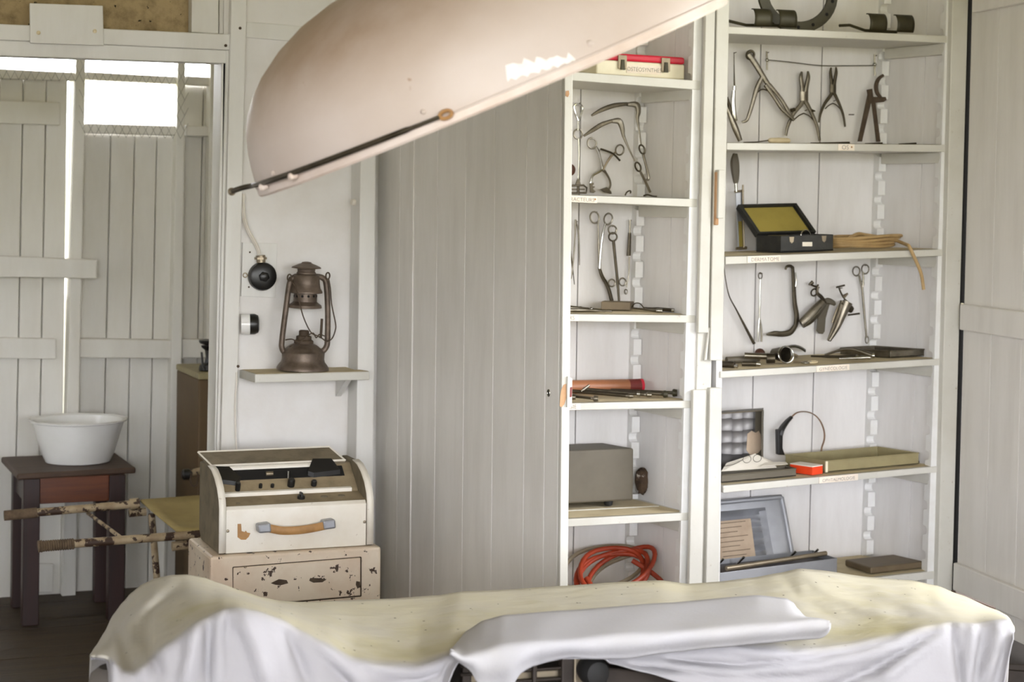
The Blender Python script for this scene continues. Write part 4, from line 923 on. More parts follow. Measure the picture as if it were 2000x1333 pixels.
for x in xs_:
    yb, yf, yh = interp(BACK, x), interp(FRONT, x), interp(HEM, x)
    if yh < yf + 3: yh = yf + 3
    c = []; s_ = []
    pb = P(x, yb, YBK)
    for j in range(4, 0, -1): c.append(pb + V((0, 0.012 * j ** 0.5, -0.045 * j))); s_.append(0.3)
    for j in range(NT_ + 1):
        v = j / NT_; vv = v ** 0.9
        y_ = yb + (yf - yb) * v; Yq = YBK + (YFR - YBK) * vv
        if j == 0: Yq = YBK
        # rounded shoulder at the front edge
        if v > 0.85: Yq -= 0.012 * ((v - 0.85) / 0.15) ** 2
        p = P(x, y_, Yq); f = fold(x, y_) + 0.003 * math.sin(x * 0.021 + y_ * 0.05) * math.sin(v * 3.1)
        c.append(p - ray(x, y_).normalized() * f * min(1, 0.2 + v * 3)); s_.append(max(0.0, min(1.0, (1.02 - v) / 0.10)) * (0.55 + 0.45 * min(1, (x - 215) / 200)) if x > 215 else 0.6)
    for j in range(1, ND_ + 1):
        v = j / ND_; y_ = yf + (yh - yf) * v; Yq = YFR - 0.012 - 0.045 * v ** 0.7
        if x < 216: Yq = YFR + 0.28
        p = P(x, y_, Yq); f = fold(x, y_) + 0.006 * math.sin(x * 0.045 + 1.3 * math.sin(x * 0.013)) * v
        c.append(p - ray(x, y_).normalized() * f); s_.append(0.0)
    cols.append(c); stain.append(s_)
rows = [[cols[i][j] for i in range(len(cols))] for j in range(len(cols[0]))]
# relax slightly
for it in range(1):
    new = [r_[:] for r_ in rows]
    for i in range(5, len(rows) - 1):
        for k in range(2, len(rows[0]) - 2):
            new[i][k] = rows[i][k] * 0.5 + (rows[i - 1][k] + rows[i + 1][k] + rows[i][k - 1] + rows[i][k + 1]) * 0.125
    rows = new
sh = MB().grid(rows).build('bed_sheet', 'sheet', None, True, fix=False, solid=0.0025)
sh.data.set_sharp_from_angle(angle=math.radians(180))
at_ = sh.data.attributes.new('stain', 'FLOAT', 'POINT')
at_.data.foreach_set('value', [stain[i][j] for j in range(len(cols[0])) for i in range(len(cols))])
tag(sh, 'large yellowed white cotton sheet with dark specks draped over the operating table', 'sheet')
# folded towel on the sheet
TB = [(880, 1272), (893, 1254), (915, 1234), (945, 1215), (985, 1205), (1100, 1196), (1300, 1181), (1480, 1166), (1535, 1172), (1548, 1180), (1556, 1192), (1572, 1208), (1600, 1211), (1620, 1216)]
TF = [(880, 1275), (900, 1284), (930, 1278), (985, 1264), (1060, 1254), (1240, 1241), (1400, 1229), (1530, 1217), (1580, 1212), (1605, 1213), (1620, 1218)]
TH = [(880, 1277), (903, 1297), (922, 1309), (936, 1340), (1000, 1342), (1012, 1316), (1040, 1301), (1075, 1291), (1110, 1283), (1160, 1287), (1225, 1286), (1300, 1275), (1400, 1264), (1500, 1255), (1560, 1249), (1600, 1247), (1615, 1240), (1620, 1226)]
xs_ = [880, 884, 889] + list(range(894, 1610, 6)) + [1612, 1617, 1620]
cols = []
for x in xs_:
    yb, yf, yh = interp(TB, x), interp(TF, x), interp(TH, x)
    if yf < yb + 1.5: yf = yb + 1.5
    if yh < yf + 2: yh = yf + 2
    c = []
    for j in range(13):
        v = j / 12; y_ = yb + (yf - yb) * v; t = (y_ - yb) / max(1, (yf - yb)); Yq = 3.40 + (3.135 - 3.40) * v ** 0.85
        e_ = 0.004 * math.sin(x * 0.03 + v * 3)
        c.append(P(x, y_, Yq) - ray(x, y_).normalized() * (e_ + (0.033 if 0 < j else 0.014)))
    for j in range(1, 13):
        v = j / 12; y_ = yf + (yh - yf) * v; Yq = 3.135 - 0.012 * math.sin(math.pi * min(1, v * 1.2)) + 0.012 * v
        wv = 0.007 * math.sin(x * 0.07) * v if x < 1060 else 0.003 * math.sin(x * 0.05 + 1) * v
        c.append(P(x, y_, Yq) - ray(x, y_).normalized() * (wv + 0.033))
    # tuck under
    for j in range(1, 4): c.append(c[12 + 12] + (CAMP - c[24]).normalized() * (-0.004 * j) + V((0, 0, 0.003 * j)))
    cols.append(c)
rows = [[cols[i][j] for i in range(len(cols))] for j in range(len(cols[0]))]
for it in range(2):
    new = [r_[:] for r_ in rows]
    for i in range(1, len(rows) - 1):
        for k in range(1, len(rows[0]) - 1):
            new[i][k] = rows[i][k] * 0.5 + (rows[i - 1][k] + rows[i + 1][k] + rows[i][k - 1] + rows[i][k + 1]) * 0.125
    rows = new
tw_ = MB().grid(rows).build('folded_cloth', 'towel', None, True, fix=False, solid=0.003); tw_.data.set_sharp_from_angle(angle=math.radians(180))
tag(tw_, 'clean white folded cloth lying along the front edge of the yellowed sheet', 'cloth')
# dark box on the floor at far right
fb = thing('dark_crate', 'dark painted crate on the floor at the foot of the right cupboard door', 'crate', (2.95, 4.2, 0))
q0 = [PZ(1935, 1308, 0.12), PZ(2110, 1318, 0.12), PZ(2110, 1268, 0.12), PZ(1935, 1262, 0.12)]
MB().prism([p - V((0, 0, 0.12)) for p in q0], (0, 0, 0.12)).build('body', 'mech', fb, False, 0.006)
MB().prism([p + (p - q0[0].lerp(q0[2], 0.5)) * 0.03 for p in q0], (0, 0, 0.02)).build('lid', 'mech', fb, False, 0.004)
# ================================================================ things on the shelves
YH = YB - 0.028                       # plane of things hung on the back boards
def inst(name, label, cat, anchor, group=None): return thing(name, label, cat, anchor, group)
def pt(par, name, m, pts, r, Y=YH, n=5, seg=8, flat=1.0, ref=None, smooth=True):
    mb = MB(); ptube(mb, pts, r, Y, n, seg, flat, False, ref, smooth); return mb.build(name, m, par)
def pr(par, name, m, cx, cy, rx, ry, t, Y=YH, rot=0.0, dY=0.0, tilt=0.0):
    mb = MB(); pring(mb, cx, cy, rx, ry, t, Y, rot, dY, 22, tilt); return mb.build(name, m, par)
def ps(par, name, m, pts, Y=YH, th=0.004, bev=0.0008): return slab(MB(), pts, Y, th).build(name, m, par, False, bev)
def nail(par, x, y, Y=YB - 0.006): 
    p = P(x, y, Y); MB().tube([p, p + V((-0.004, -0.022, 0.002))], 0.0014, 6).build('nail', 'rust', par)
def lone(o, label, cat, group=None): return tag(o, label, cat, group)
def pb(x, y, Y=YH): return P(x, y, Y)

# ---- top right shelf: frame retractor pieces
hs = inst('horseshoe_frame', 'dark olive horseshoe-shaped frame with drilled holes on the top right shelf', 'frame', SP('S1', 1590, 5.5))
zb = SP('S1', 1590, 5.48).z; kx = mpp(1590, 40, 5.48)
cH = P(1560, -18, 5.48); cH.z = zb + 70 * kx
def hpt(r_, t, y): return V((cH.x + r_[0] * kx * math.cos(t), 5.48 + y, cH.z + r_[1] * kx * math.sin(t)))
tt = [math.radians(a) for a in range(135, 426, 10)]
poly = [hpt((88, 76), t, 0) for t in tt] + [hpt((66, 54), t, 0) for t in reversed(tt)]
mnz = min(p.z for p in poly); poly = [p + V((0, 0, zb - mnz)) for p in poly]; cH.z += zb - mnz
MB().prism(poly, (0, 0.012, 0)).build('flat_ring', 'olive', hs, False, 0.001)
for a in (160, 190, 215, 245, 270, 295, 325, 350, 15): 
    c = hpt((77, 65), math.radians(a), -0.0004); MB().lathe([(0.006, 0), (0.006, 0.0006)], c, (0, -1, 0), 10).build('drilled_hole', 'hole', hs)
def blade(par, x, Y, w, h, S='S1'):   # curved retractor plate standing on the shelf
    b = SP(S, x, Y); k = mpp(x, 50, Y); rows = []
    for i in range(10):
        v = i / 9; a = math.radians(-50 + 150 * v)
        rows.append([b + V(((-w / 2 + w * u / 6) * k, -0.024 * math.cos(a) - 0.006, h * k * (0.5 + 0.5 * math.sin(a)))) + V((w * k * 0.20 * (1 - math.cos(a)) * 0, 0, 0)) for u in range(7)])
    return MB().grid(rows).build('curved_blade', 'olive', par, True, solid=0.003)
for lab, xs2, rod in (('pair of dark curved retractor blades in front of the horseshoe frame', (1478, 1526), [(1424, 41), (1458, 49), (1540, 50)]), ('pair of dark curved retractor blades right of the horseshoe frame', (1702, 1755), [(1640, 50), (1660, 49), (1690, 60), (1752, 63)])):
    t = inst('blade_retractor', lab, 'retractor', SP('S1', sum(xs2) / 2, 5.42), 'blade retractors on the top shelf')
    for x in xs2: blade(t, x, 5.42, 38, 40)
    z_ = SP('S1', xs2[0], 5.42).z + 0.012; mb = MB(); pts = [P(a, b, 5.43) for a, b in rod]; mb.tube([V((p.x, 5.432, max(z_, p.z))) for p in pts], 0.005, 8); mb.build('rod', 'olive', t)

# ---- second right shelf (bone instruments)
t = inst('bone_awl', 'slim chrome awl with a long needle hanging beside the cupboard post', 'awl', pb(1434, 240))
pt(t, 'needle', 'dsteel', [(1433.5, 102), (1434, 150), (1434.5, 172)], [0.8, 1.4, 2.0]); pt(t, 'collar', 'chrome', [(1434, 168), (1434, 176)], 3.2)
pt(t, 'handle', 'chrome', [(1433, 177), (1432, 200), (1434, 225), (1438, 236)], [4.2, 5, 5.5, 3], flat=0.6, ref=(0, 1, 0)); nail(t, 1434, 104)
t = inst('bone_holding_forceps', 'large brass-toned bone holding forceps hanging slantwise with a sprung second handle', 'forceps', pb(1500, 240))
pt(t, 'upper_jaw', 'steel', [(1457, 106), (1470, 124), (1486, 150), (1500, 172)], [6.5, 6.5, 6, 5], flat=0.5, ref=(0, 1, 0))
pr(t, 'eye', 'dsteel', 1461, 108, 7, 8, 2.8, rot=0.5)
pt(t, 'handle', 'steel', [(1498, 166), (1518, 190), (1532, 212), (1546, 236)], [4.5, 4, 4, 3], flat=0.6, ref=(0, 1, 0))
pt(t, 'handle', 'steel', [(1490, 166), (1506, 188), (1522, 212), (1543, 232)], [4.5, 4, 4, 3], YH - 0.008, flat=0.6, ref=(0, 1, 0))
pt(t, 'handle', 'steel', [(1484, 151), (1474, 172), (1466, 200), (1458, 226), (1453, 236), (1444, 239)], [4.5, 5, 4.5, 4, 3.4, 2], flat=0.6, ref=(0, 1, 0))
pt(t, 'spring', 'dsteel', [(1466, 196), (1476, 180), (1486, 175), (1500, 180)], 1.3); nail(t, 1460, 103)
t.location.y -= 0.016
def pliers(label, x, y, sx, sy, m='steel', m2='steel'):
    t = inst('bone_rongeur', label, 'pliers', pb(x, y + 138 * sy), 'bone rongeurs on the back boards'); f = lambda pts: [(x + a * sx, y + b * sy) for a, b in pts]
    pt(t, 'jaw', m, f([(-6, 0), (-7.5, 12), (-5.5, 30), (-5, 44)]), [2.2 * sx, 4.4 * sx, 5 * sx, 5 * sx], flat=0.7, ref=(0, 1, 0)); pt(t, 'jaw', m, f([(6, -1), (6.5, 12), (3, 30), (1.5, 44)]), [2.2 * sx, 4.4 * sx, 5 * sx, 5 * sx], flat=0.7, ref=(0, 1, 0))
    pt(t, 'joint', m, f([(-2, 40), (-2, 58)]), 9 * sx, seg=10, flat=0.6, ref=(0, 1, 0))
    pt(t, 'handle', m, f([(-2, 54), (-8, 66), (-22, 84), (-33, 108), (-37, 128)]), [5 * sx, 4.6 * sx, 4 * sx, 3.6 * sx, 2.6 * sx], flat=0.6, ref=(0, 1, 0)); pt(t, 'handle', m2, f([(-2, 54), (5, 66), (14, 84), (24, 110), (29, 138)]), [5 * sx, 4.6 * sx, 4 * sx, 3.6 * sx, 2.6 * sx], flat=0.6, ref=(0, 1, 0))
    pt(t, 'leaf_spring', 'dsteel', f([(-21, 96), (-12, 88), (-2, 83)]), 1.2); pt(t, 'leaf_spring', 'dsteel', f([(18, 98), (8, 88), (-2, 83)]), 1.2)
    nail(t, x, y + 78 * sy); return t
t = pliers('large double-jointed bone rongeur hanging with its handles spread wide', 1572, 140, 1.0, 0.98)
pt(t, 'side_screw', 'dsteel', [(1545, 216), (1552, 214)], 4); pt(t, 'side_screw', 'dsteel', [(1584, 216), (1592, 217)], [3.4, 1.2])
pliers('smaller dark bone rongeur hanging right of the large one', 1628, 132, 0.78, 0.84, 'dsteel', 'dsteel')
t = inst('bone_clamp', 'rusty brown bone clamp with two straight legs and a hooked jaw', 'clamp', pb(1692, 279))
ps(t, 'leg', 'rust', [(1688, 180), (1695, 196), (1676, 277), (1667.5, 277)]); ps(t, 'leg', 'rust', [(1694, 198), (1702, 198), (1712, 277.5), (1704, 277.5)], YH + 0.004)
ps(t, 'cross_arm', 'rust', [(1686, 176), (1696, 174), (1698, 190), (1712, 190), (1722, 190), (1724, 196), (1718, 200), (1690, 203)], YH - 0.003, 0.006)
pt(t, 'hooked_jaw', 'rust', [(1717, 148), (1708, 155), (1703, 168), (1705, 182), (1712, 191)], [3, 4, 4.4, 4.2, 3.4], YH - 0.002)
t.location.y -= 0.026; t.location.z -= 0.0
t = inst('wire_saw', 'thin wire saw stretched between two small chain handles along the back boards', 'saw', pb(1605, 150))
pt(t, 'wire', 'dsteel', [(1498, 117), (1540, 121), (1600, 128), (1650, 128.5), (1710, 128)], 0.9)
for x, y0, y1 in ((1497.5, 100, 137), (1708, 106, 148)):
    pt(t, 'handle', 'steel', [(x, y0), (x + 0.4, y1)], [1.6, 1.9]); mb = MB(); mb.ball(pb(x + 0.4, (y0 + y1) / 2 - 1, YH), 4 * mpp(x, 120, YH), 10); mb.build('swivel', 'chrome', t); nail(t, x, y0 + 4)
t = inst('broad_retractor', 'broad curved steel blade half hidden behind the post on the second shelf', 'retractor', SP('S2', 1440, YH))
pt(t, 'blade', 'steel', [(1418, 205), (1426, 225), (1436, 250), (1446, 275)], [3, 5, 7, 5], YH - 0.026, flat=0.45, ref=(0, 1, 0)); pt(t, 'stem', 'dsteel', [(1419, 190), (1424, 205), (1428, 222)], 3.4, YH - 0.022)
t = inst('bone_handled_awl', 'small awl with a pale bone handle lying on the second right shelf', 'awl', SP('S2', 1500, 5.52))
a = SP('S2', 1497, 5.5, 0.0105); b = SP('S2', 1539, 5.5, 0.0105)
MB().tube([a, a.lerp(b, 0.1), a.lerp(b, 0.5), a.lerp(b, 0.9), b], [0.004, 0.0088, 0.0102, 0.0095, 0.006], 12).build('handle', 'ivory', t)
MB().tube([SP('S2', 1449, 5.5, 0.003), SP('S2', 1475, 5.5, 0.005), a], 0.0018, 8).build('shaft', 'dsteel', t)
for lab, x0, x1, y_ in (('thin dark probe lying on the second shelf near the OS card', 1580, 1656, 5.42), ('thin dark probe lying at the right end of the second shelf', 1752, 1786, 5.44), ('short dark probe lying under the rusty clamp', 1686, 1720, 5.45)):
    mb = MB(); mb.tube([SP('S2', x0, y_, 0.002), SP('S2', x0 + (x1 - x0) * .6, y_, 0.003), SP('S2', x1, y_, 0.004)], [0.0012, 0.0022, 0.0032], 8); tag(mb.build('probe', 'dsteel'), lab, 'probe', 'probes on the second shelf')
mb = MB(); ptube(mb, [(1658, 224), (1668, 224)], 1.0, YB - 0.008); o = mb.build('bent_nail', 'rust'); tag(o, 'small bent nail in the back board left of the rusty clamp', 'nail')

# ---- third right shelf (dermatome)
t = inst('dermatome_knife', 'grey-handled skin graft knife with a guarded blade standing against the back boards', 'knife', SP('S3', 1446, 5.61))
pt(t, 'grip', 'gbox', [(1436, 307), (1435, 322), (1436, 340), (1437, 358), (1437, 366)], [5, 9.5, 9.5, 7, 4.5], 5.61, flat=0.6, ref=(0, 1, 0))
pt(t, 'neck', 'chrome', [(1437, 362), (1438, 382)], 3, 5.61); pt(t, 'crossbar', 'mech2', [(1435, 382), (1452, 380)], 2.6, 5.61)
ps(t, 'blade', 'alu', [(1437, 382), (1449, 381), (1453, 491), (1442, 493)], 5.61, 0.004); pt(t, 'guard_rod', 'mech2', [(1451, 368), (1451, 400), (1453, 490)], 1.8, 5.604)
ps(t, 'painted_reflection', 'yell', [(1442, 440), (1449, 439), (1451, 489), (1444, 490)], 5.6092, 0.0008, 0); pt(t, 'foot_bar', 'mech2', [(1438, 493), (1458, 491)], 3, 5.61)  # matte yellow strip stands in for a reflection on the blade
t.location.z += 0.012
t = inst('instrument_case', 'open black case with yellow lining holding a round black drum', 'case', SP('S3', 1550, 5.47))
Ya, Yz = 5.40, 5.50
def cp(x, Y, h=0.0): return SP('S3', x, Y, 0.0015 + h)
kS = mpp(1550, 480, Ya); B_ = [cp(1524, Ya), cp(1626, Ya), cp(1590, Yz), cp(1476, Yz)]
H_ = 32 * kS
MB().prism(B_, (0, 0, 0.004)).build('bottom', 'case', t, False)
for a, b in ((0, 1), (1, 2), (2, 3), (3, 0)):
    c_ = sum(B_, V((0, 0, 0))) / 4; q = [B_[a], B_[b], B_[b].lerp(c_, 0.07), B_[a].lerp(c_, 0.07)]; MB().prism(q, (0, 0, H_)).build('side_wall', 'case', t, False, 0.001)
ll_ = [B_[3] + V((0, 0, H_)), B_[2] + V((0, 0, H_))]; up2 = V((-0.036, 0.07, 0.094))
q = [ll_[0], ll_[1], ll_[1] + up2, ll_[0] + up2]; nl = (q[1] - q[0]).cross(q[3] - q[0]).normalized()
lidc = MB().prism(q, -nl * 0.012 if nl.y < 0 else nl * 0.012).build('lid', 'case', t, False, 0.002)
cq = sum(q, V((0, 0, 0))) / 4; fn = nl if nl.y < 0 else -nl
MB().prism([p.lerp(cq, 0.14) + fn * 0.0014 for p in q], fn * 0.001).build('yellow_lining', 'yell', lidc, False)
for a, b in ((0, 1), (1, 2), (2, 3), (3, 0)): MB().prism([q[a] + fn * 0.0005, q[b] + fn * 0.0005, q[b].lerp(cq, 0.11) + fn * 0.0005, q[a].lerp(cq, 0.11) + fn * 0.0005], fn * 0.012).build('lid_rim', 'case', lidc, False)
MB().lathe([(0.036, 0), (0.037, 0.002), (0.037, 0.046), (0.03, 0.048)], cp(1520, 5.462, 0.006), (0, 0, 1), 28).build('drum', 'black', t)
mb = MB(); c1 = cp(1572, 5.455, H_ - 0.003); mb.tube([c1 + V((0.017 * math.cos(a), 0, 0.017 * math.sin(a))) for a in [math.pi * j / 12 for j in range(13)]], 0.0028, 8); mb.build('chrome_hoop', 'chrome', t)
for f in (0.2, 0.82): 
    p = B_[0].lerp(B_[1], f) + V((0, -0.002, H_ * 0.78)); MB().prism([p + V((-0.009, 0, 0.008)), p + V((0.009, 0, 0.008)), p + V((0.007, 0, -0.008)), p + V((0, 0, -0.014)), p + V((-0.007, 0, -0.008))], (0, 0.003, 0)).build('catch', 'mech2', t, False, 0.0008)
p = B_[0].lerp(B_[1], 0.5) + V((0, -0.0015, H_ * 0.45)); MB().box(p.x - 0.018, p.x + 0.018, p.y, p.y + 0.002, p.z - 0.007, p.z + 0.007).build('blank_label', 'paper', t, False)
mb = MB()
for j in range(4):
    pts = []
    for i in range(28):
        a = 2 * math.pi * i / 28; pts.append(SP('S3', 1684 + (60 + 3 * j) * math.cos(a) + j * 2, 5.50 + 0.05 * math.sin(a), 0.0105 + 0.0095 * j + 0.003 * math.sin(a * 2 + j)))
    mb.tube(pts, 0.0055, 8, True)
mb.tube(sm([SP('S3', 1650, 5.47, 0.03), SP('S3', 1672, 5.48, 0.05), SP('S3', 1690, 5.49, 0.046), SP('S3', 1740, 5.46, 0.03), SP('S3', 1762, 5.41, 0.018), SP('S3', 1770, 5.35, 0.014), P(1776, 482, YS - 0.010), P(1788, 508, YS - 0.016), P(1799, 535, YS - 0.017), P(1804, 566, YS - 0.017)], 6), 0.0058, 10)
o = mb.build('rubber_tubing', 'tubing'); tag(o, 'coil of tan rubber tubing with one end hanging over the dermatome shelf', 'tubing')

# ---- fourth right shelf (gynaecology)
t = inst('uterine_sound', 'long thin curved steel sound leaning left of the specula', 'probe', SP('S4', 1474, YH))
pt(t, 'shaft', 'dsteel', [(1414, 520), (1417, 545), (1424, 578), (1438, 605), (1454, 636), (1473, 672)], [0.9, 1.0, 1.3, 1.6, 2.6, 3.2])
t = inst('hooked_forceps', 'slender chrome hooked rod with a brown ball foot hanging left of the specula', 'forceps', SP('S4', 1484, 5.6))
pr(t, 'loop', 'dsteel', 1485, 539, 3.6, 6, 1.1); pt(t, 'shaft', 'chrome', [(1485, 545), (1484, 572), (1483.5, 605), (1483, 625)], [1.1, 1.6, 2, 1.8]); pt(t, 'prong', 'chrome', [(1483, 622), (1481, 645), (1480, 668)], [1.8, 2, 1.6]); pt(t, 'prong', 'steel', [(1483.5, 622), (1487, 645), (1487, 668)], [1.8, 2.2, 2]); nail(t, 1485, 535)
t = inst('brown_bulb', 'brown round bulb with a flat stem lying at the back of the gynaecology shelf', 'bulb', SP('S4', 1486, 5.58))
p = SP('S4', 1485, 5.585, 0.0185); mb = MB(); mb.ball(p, 0.018, 16, (1.05, 0.8, 1)); mb.build('bulb', 'brown', t); MB().tube([p + V((0.012, 0, -0.006)), SP('S4', 1512, 5.585, 0.006)], 0.005, 8).build('stem', 'brown', t)
t = inst('vaginal_retractor', 'long dark L-shaped retractor hooked at the top with an upturned blade', 'retractor', pb(1550, 658))
pt(t, 'hook', 'dsteel', [(1534, 527), (1537, 521), (1544, 520), (1549, 524)], [2, 2.8, 3, 3.4]); pt(t, 'shaft', 'dsteel', [(1548, 522), (1550, 550), (1552, 590), (1556, 620), (1553, 640)], [3.6, 4.2, 5, 5.6, 5], flat=0.55, ref=(0, 1, 0))
pt(t, 'blade', 'dsteel', [(1554, 636), (1544, 649), (1528, 653), (1512, 652), (1497, 654)], [5.4, 6, 5.4, 5, 1.6], YH - 0.004, flat=0.5, ref=(0, 1, 0)); pt(t, 'edge_highlight', 'chrome', [(1553, 532), (1555, 545), (1554, 560)], 1.4, YH - 0.006); nail(t, 1541, 522)
t = inst('duckbill_speculum', 'shiny brass-toned duckbill speculum hanging between the retractor and grey blade', 'speculum', pb(1575, 640))
pt(t, 'lower_bill', 'steel', [(1604, 590), (1590, 606), (1575, 622), (1561, 633)], [9, 12, 12, 9], YH - 0.012, seg=10, flat=0.55, ref=(0, 1, 0)); pt(t, 'bright_edge', 'chrome', [(1601, 600), (1585, 620), (1568, 636)], 1.8, YH - 0.024)
pt(t, 'frame', 'dsteel', [(1608, 592), (1600, 580), (1592, 572), (1593, 560)], [3.4, 4, 3, 2.6], YH - 0.008); pt(t, 'thumb_screw', 'dsteel', [(1576, 556), (1583, 551)], [2, 4]); pt(t, 'screw_arm', 'dsteel', [(1580, 556), (1590, 560), (1594, 556)], 2); pr(t, 'bow', 'dsteel', 1586, 571, 5.5, 7, 1.7, rot=0.5); nail(t, 1592, 562)
t.location.y -= 0.014
t = inst('flat_retractor_blade', 'flat dull grey blade with a bent top between the two specula', 'retractor', pb(1605, 652))
ps(t, 'blade', 'gbox', [(1606, 592), (1622, 590), (1613, 622), (1611, 648), (1607, 653), (1600, 652), (1595, 646), (1598, 620)], YH, 0.004); pt(t, 'bent_top', 'gbox', [(1608, 592), (1616, 588), (1626, 591), (1631, 596)], [4, 6, 5, 3], YH - 0.004, flat=0.5, ref=(0, 1, 0)); nail(t, 1612, 593)
t = inst('bivalve_speculum', 'dark steel bivalve speculum with side screws hanging with its bills down', 'speculum', pb(1635, 668))
for dx, m in ((0, 'dsteel'), (7, 'steel')): pt(t, 'bill', m, [(1643 + dx, 590), (1634 + dx, 612), (1622 + dx, 640), (1611 + dx * 0.4, 665)], [10, 7, 5, 3], YH - 0.006 - dx * 0.001, seg=10, flat=0.6, ref=(0, 1, 0))
pt(t, 'hinge_body', 'dsteel', [(1640, 588), (1648, 598), (1658, 606)], [7, 9, 6], YH - 0.01, seg=10, flat=0.6, ref=(0, 1, 0)); pt(t, 'adjusting_screw', 'dsteel', [(1650, 615), (1672, 612)], 1.8, YH - 0.012); pt(t, 'adjusting_screw', 'dsteel', [(1643, 584), (1636, 572), (1632, 562)], 1.7, YH - 0.008)
pt(t, 'cross_pin', 'dsteel', [(1627, 561), (1643, 557)], 1.8, YH - 0.008); pt(t, 'wing_nut', 'mech2', [(1640, 580), (1649, 573)], [4, 2], YH - 0.01); pt(t, 'lever', 'mech2', [(1636, 590), (1627, 606), (1619, 630)], 2, YH); nail(t, 1634, 563)
t.location.y -= 0.022
t = inst('sponge_forceps', 'long thin ring-handled sponge forceps hanging near the back corner', 'forceps', pb(1684, 672))
pr(t, 'finger_ring', 'steel', 1672.5, 530, 7, 9, 1.5); pr(t, 'finger_ring', 'steel', 1690, 526, 7, 9, 1.5); pt(t, 'arm', 'steel', [(1678, 538), (1681, 552), (1684, 568)], 2); pt(t, 'arm', 'steel', [(1685, 531), (1686, 545), (1684, 568)], 1.8); pr(t, 'box_joint', 'steel', 1684.5, 554, 2.6, 5, 1.2)
pt(t, 'jaws', 'steel', [(1684, 564), (1687, 600), (1690, 635), (1692.5, 660)], [2.4, 2.4, 2.2, 2]); pr(t, 'ring_tip', 'steel', 1693, 664, 3, 7, 1.2); nail(t, 1689, 519)
mb = MB(); rows = []
for i in range(9):
    v = i / 8; rows.append([SP('S4', 1517 + 58 * v, 5.565 + 0.03 * u, 0.002 + 0.037 * math.sin(math.pi * (0.06 + 0.78 * v))) for u in range(3)])
o = mb.grid(rows).build('leather_arch', 'olive', None, True, solid=0.004); tag(o, 'arched dark olive plate standing behind the steel ring on the gynaecology shelf', 'plate')
def tray(name, label, S, x0, x1, Yf_, Yb_, h, m, xo=0, wall=0.003, lab2=None):
    t = inst(name, label, 'tray', SP(S, (x0 + x1) / 2, (Yf_ + Yb_) / 2))
    b = [SP(S, x0, Yf_), SP(S, x1, Yf_), SP(S, x1 - xo, Yb_), SP(S, x0 - xo, Yb_)]
    MB().prism(b, (0, 0, 0.003)).build('bottom', m, t, False); c = sum(b, V((0, 0, 0))) / 4
    for i, j in ((0, 1), (1, 2), (2, 3), (3, 0)):
        q = [b[i], b[j], b[j] + (c - b[j]).normalized() * wall * 1.6, b[i] + (c - b[i]).normalized() * wall * 1.6]; MB().prism(q, (0, 0, h)).build('side_wall', m, t, False, 0.0008)
    MB().tube([p + V((0, 0, h)) for p in b], wall * 0.8, 6, True).build('rolled_rim', m, t)
    return t, b
tray('steel_tray', 'shallow steel instrument tray at the right end of the gynaecology shelf', 'S4', 1740, 1806, 5.40, 5.59, 0.021, 'steel', 98)
def rodthing(name, label, cat, S, spec, group=None):
    t = inst(name, label, cat, SP(S, spec[0][1][0][0], spec[0][1][0][1]), group)
    for nm, pts, r_, m in spec:
        q = [SP(S, a, b, c) for a, b, c in pts]; mb = MB(); mb.tube(sm(q, 4) if len(q) > 2 else q, r_, 10); mb.build(nm, m, t)
    return t
k = 'steel instruments lying on the gynaecology shelf'
rodthing('tubular_speculum', 'dark steel tube lying nearest the post on the gynaecology shelf', 'speculum', 'S4', [('tube', [(1410, 5.40, 0.012), (1436, 5.37, 0.011)], 0.011, 'dsteel'), ('end_knob', [(1434, 5.37, 0.008), (1442, 5.36, 0.006)], 0.006, 'chrome')], k)
rodthing('tubular_speculum', 'long dull steel tube lying behind the dark tube on the gynaecology shelf', 'speculum', 'S4', [('tube', [(1420, 5.49, 0.013), (1478, 5.49, 0.013)], 0.0115, 'gbox'), ('end_plate', [(1478, 5.49, 0.0145), (1482, 5.49, 0.0145)], 0.014, 'mech2')], k)
rodthing('uterine_dilator', 'polished steel dilator with bright tip lying second along the gynaecology shelf', 'dilator', 'S4', [('shaft', [(1450, 5.41, 0.009), (1480, 5.39, 0.008)], 0.008, 'dsteel'), ('tip', [(1478, 5.39, 0.008), (1486, 5.385, 0.006)], 0.0075, 'chrome')], k)
rodthing('flanged_tube', 'steel tube with wide end lying left of the round ring on the gynaecology shelf', 'tube', 'S4', [('tube', [(1455, 5.47, 0.028), (1500, 5.44, 0.024)], 0.010, 'steel'), ('flange', [(1498, 5.44, 0.018), (1514, 5.43, 0.018)], 0.0165, 'dsteel')], k)
t = inst('ring_speculum', 'round steel ring speculum standing with a dark hollow on the gynaecology shelf', 'speculum', SP('S4', 1536, 5.42))
c1 = SP('S4', 1536, 5.42, 0.0285); mb = MB(); mb.tube([c1 + V((0.0275 * math.cos(a), 0.006 * math.sin(a), 0.0262 * math.sin(a))) for a in [2 * math.pi * j / 28 for j in range(28)]], 0.0024, 8, True); mb.build('ring', 'chrome', t)
MB().lathe([(0.026, 0.0), (0.022, 0.03), (0.016, 0.055), (0.004, 0.058)], c1, (-0.35, 1, 0), 24, cap=False).build('funnel', 'dsteel', t); MB().tube([c1 + V((0.028, 0, 0)), c1 + V((0.044, 0.004, -0.006))], 0.005, 8).build('lug', 'mech2', t)
t = inst('ringed_forceps', 'forceps with two finger rings lying flat in the middle of the gynaecology shelf', 'forceps', SP('S4', 1580, 5.38))
for dx in (0, 12): 
    mb = MB(); mb.tube([SP('S4', 1576 + dx + 9 * math.cos(a), 5.385 + 0.02 * math.sin(a), 0.004) for a in [2 * math.pi * j / 20 for j in range(20)]], 0.003, 8, True); mb.build('finger_ring', 'ivory' if dx else 'chrome', t)
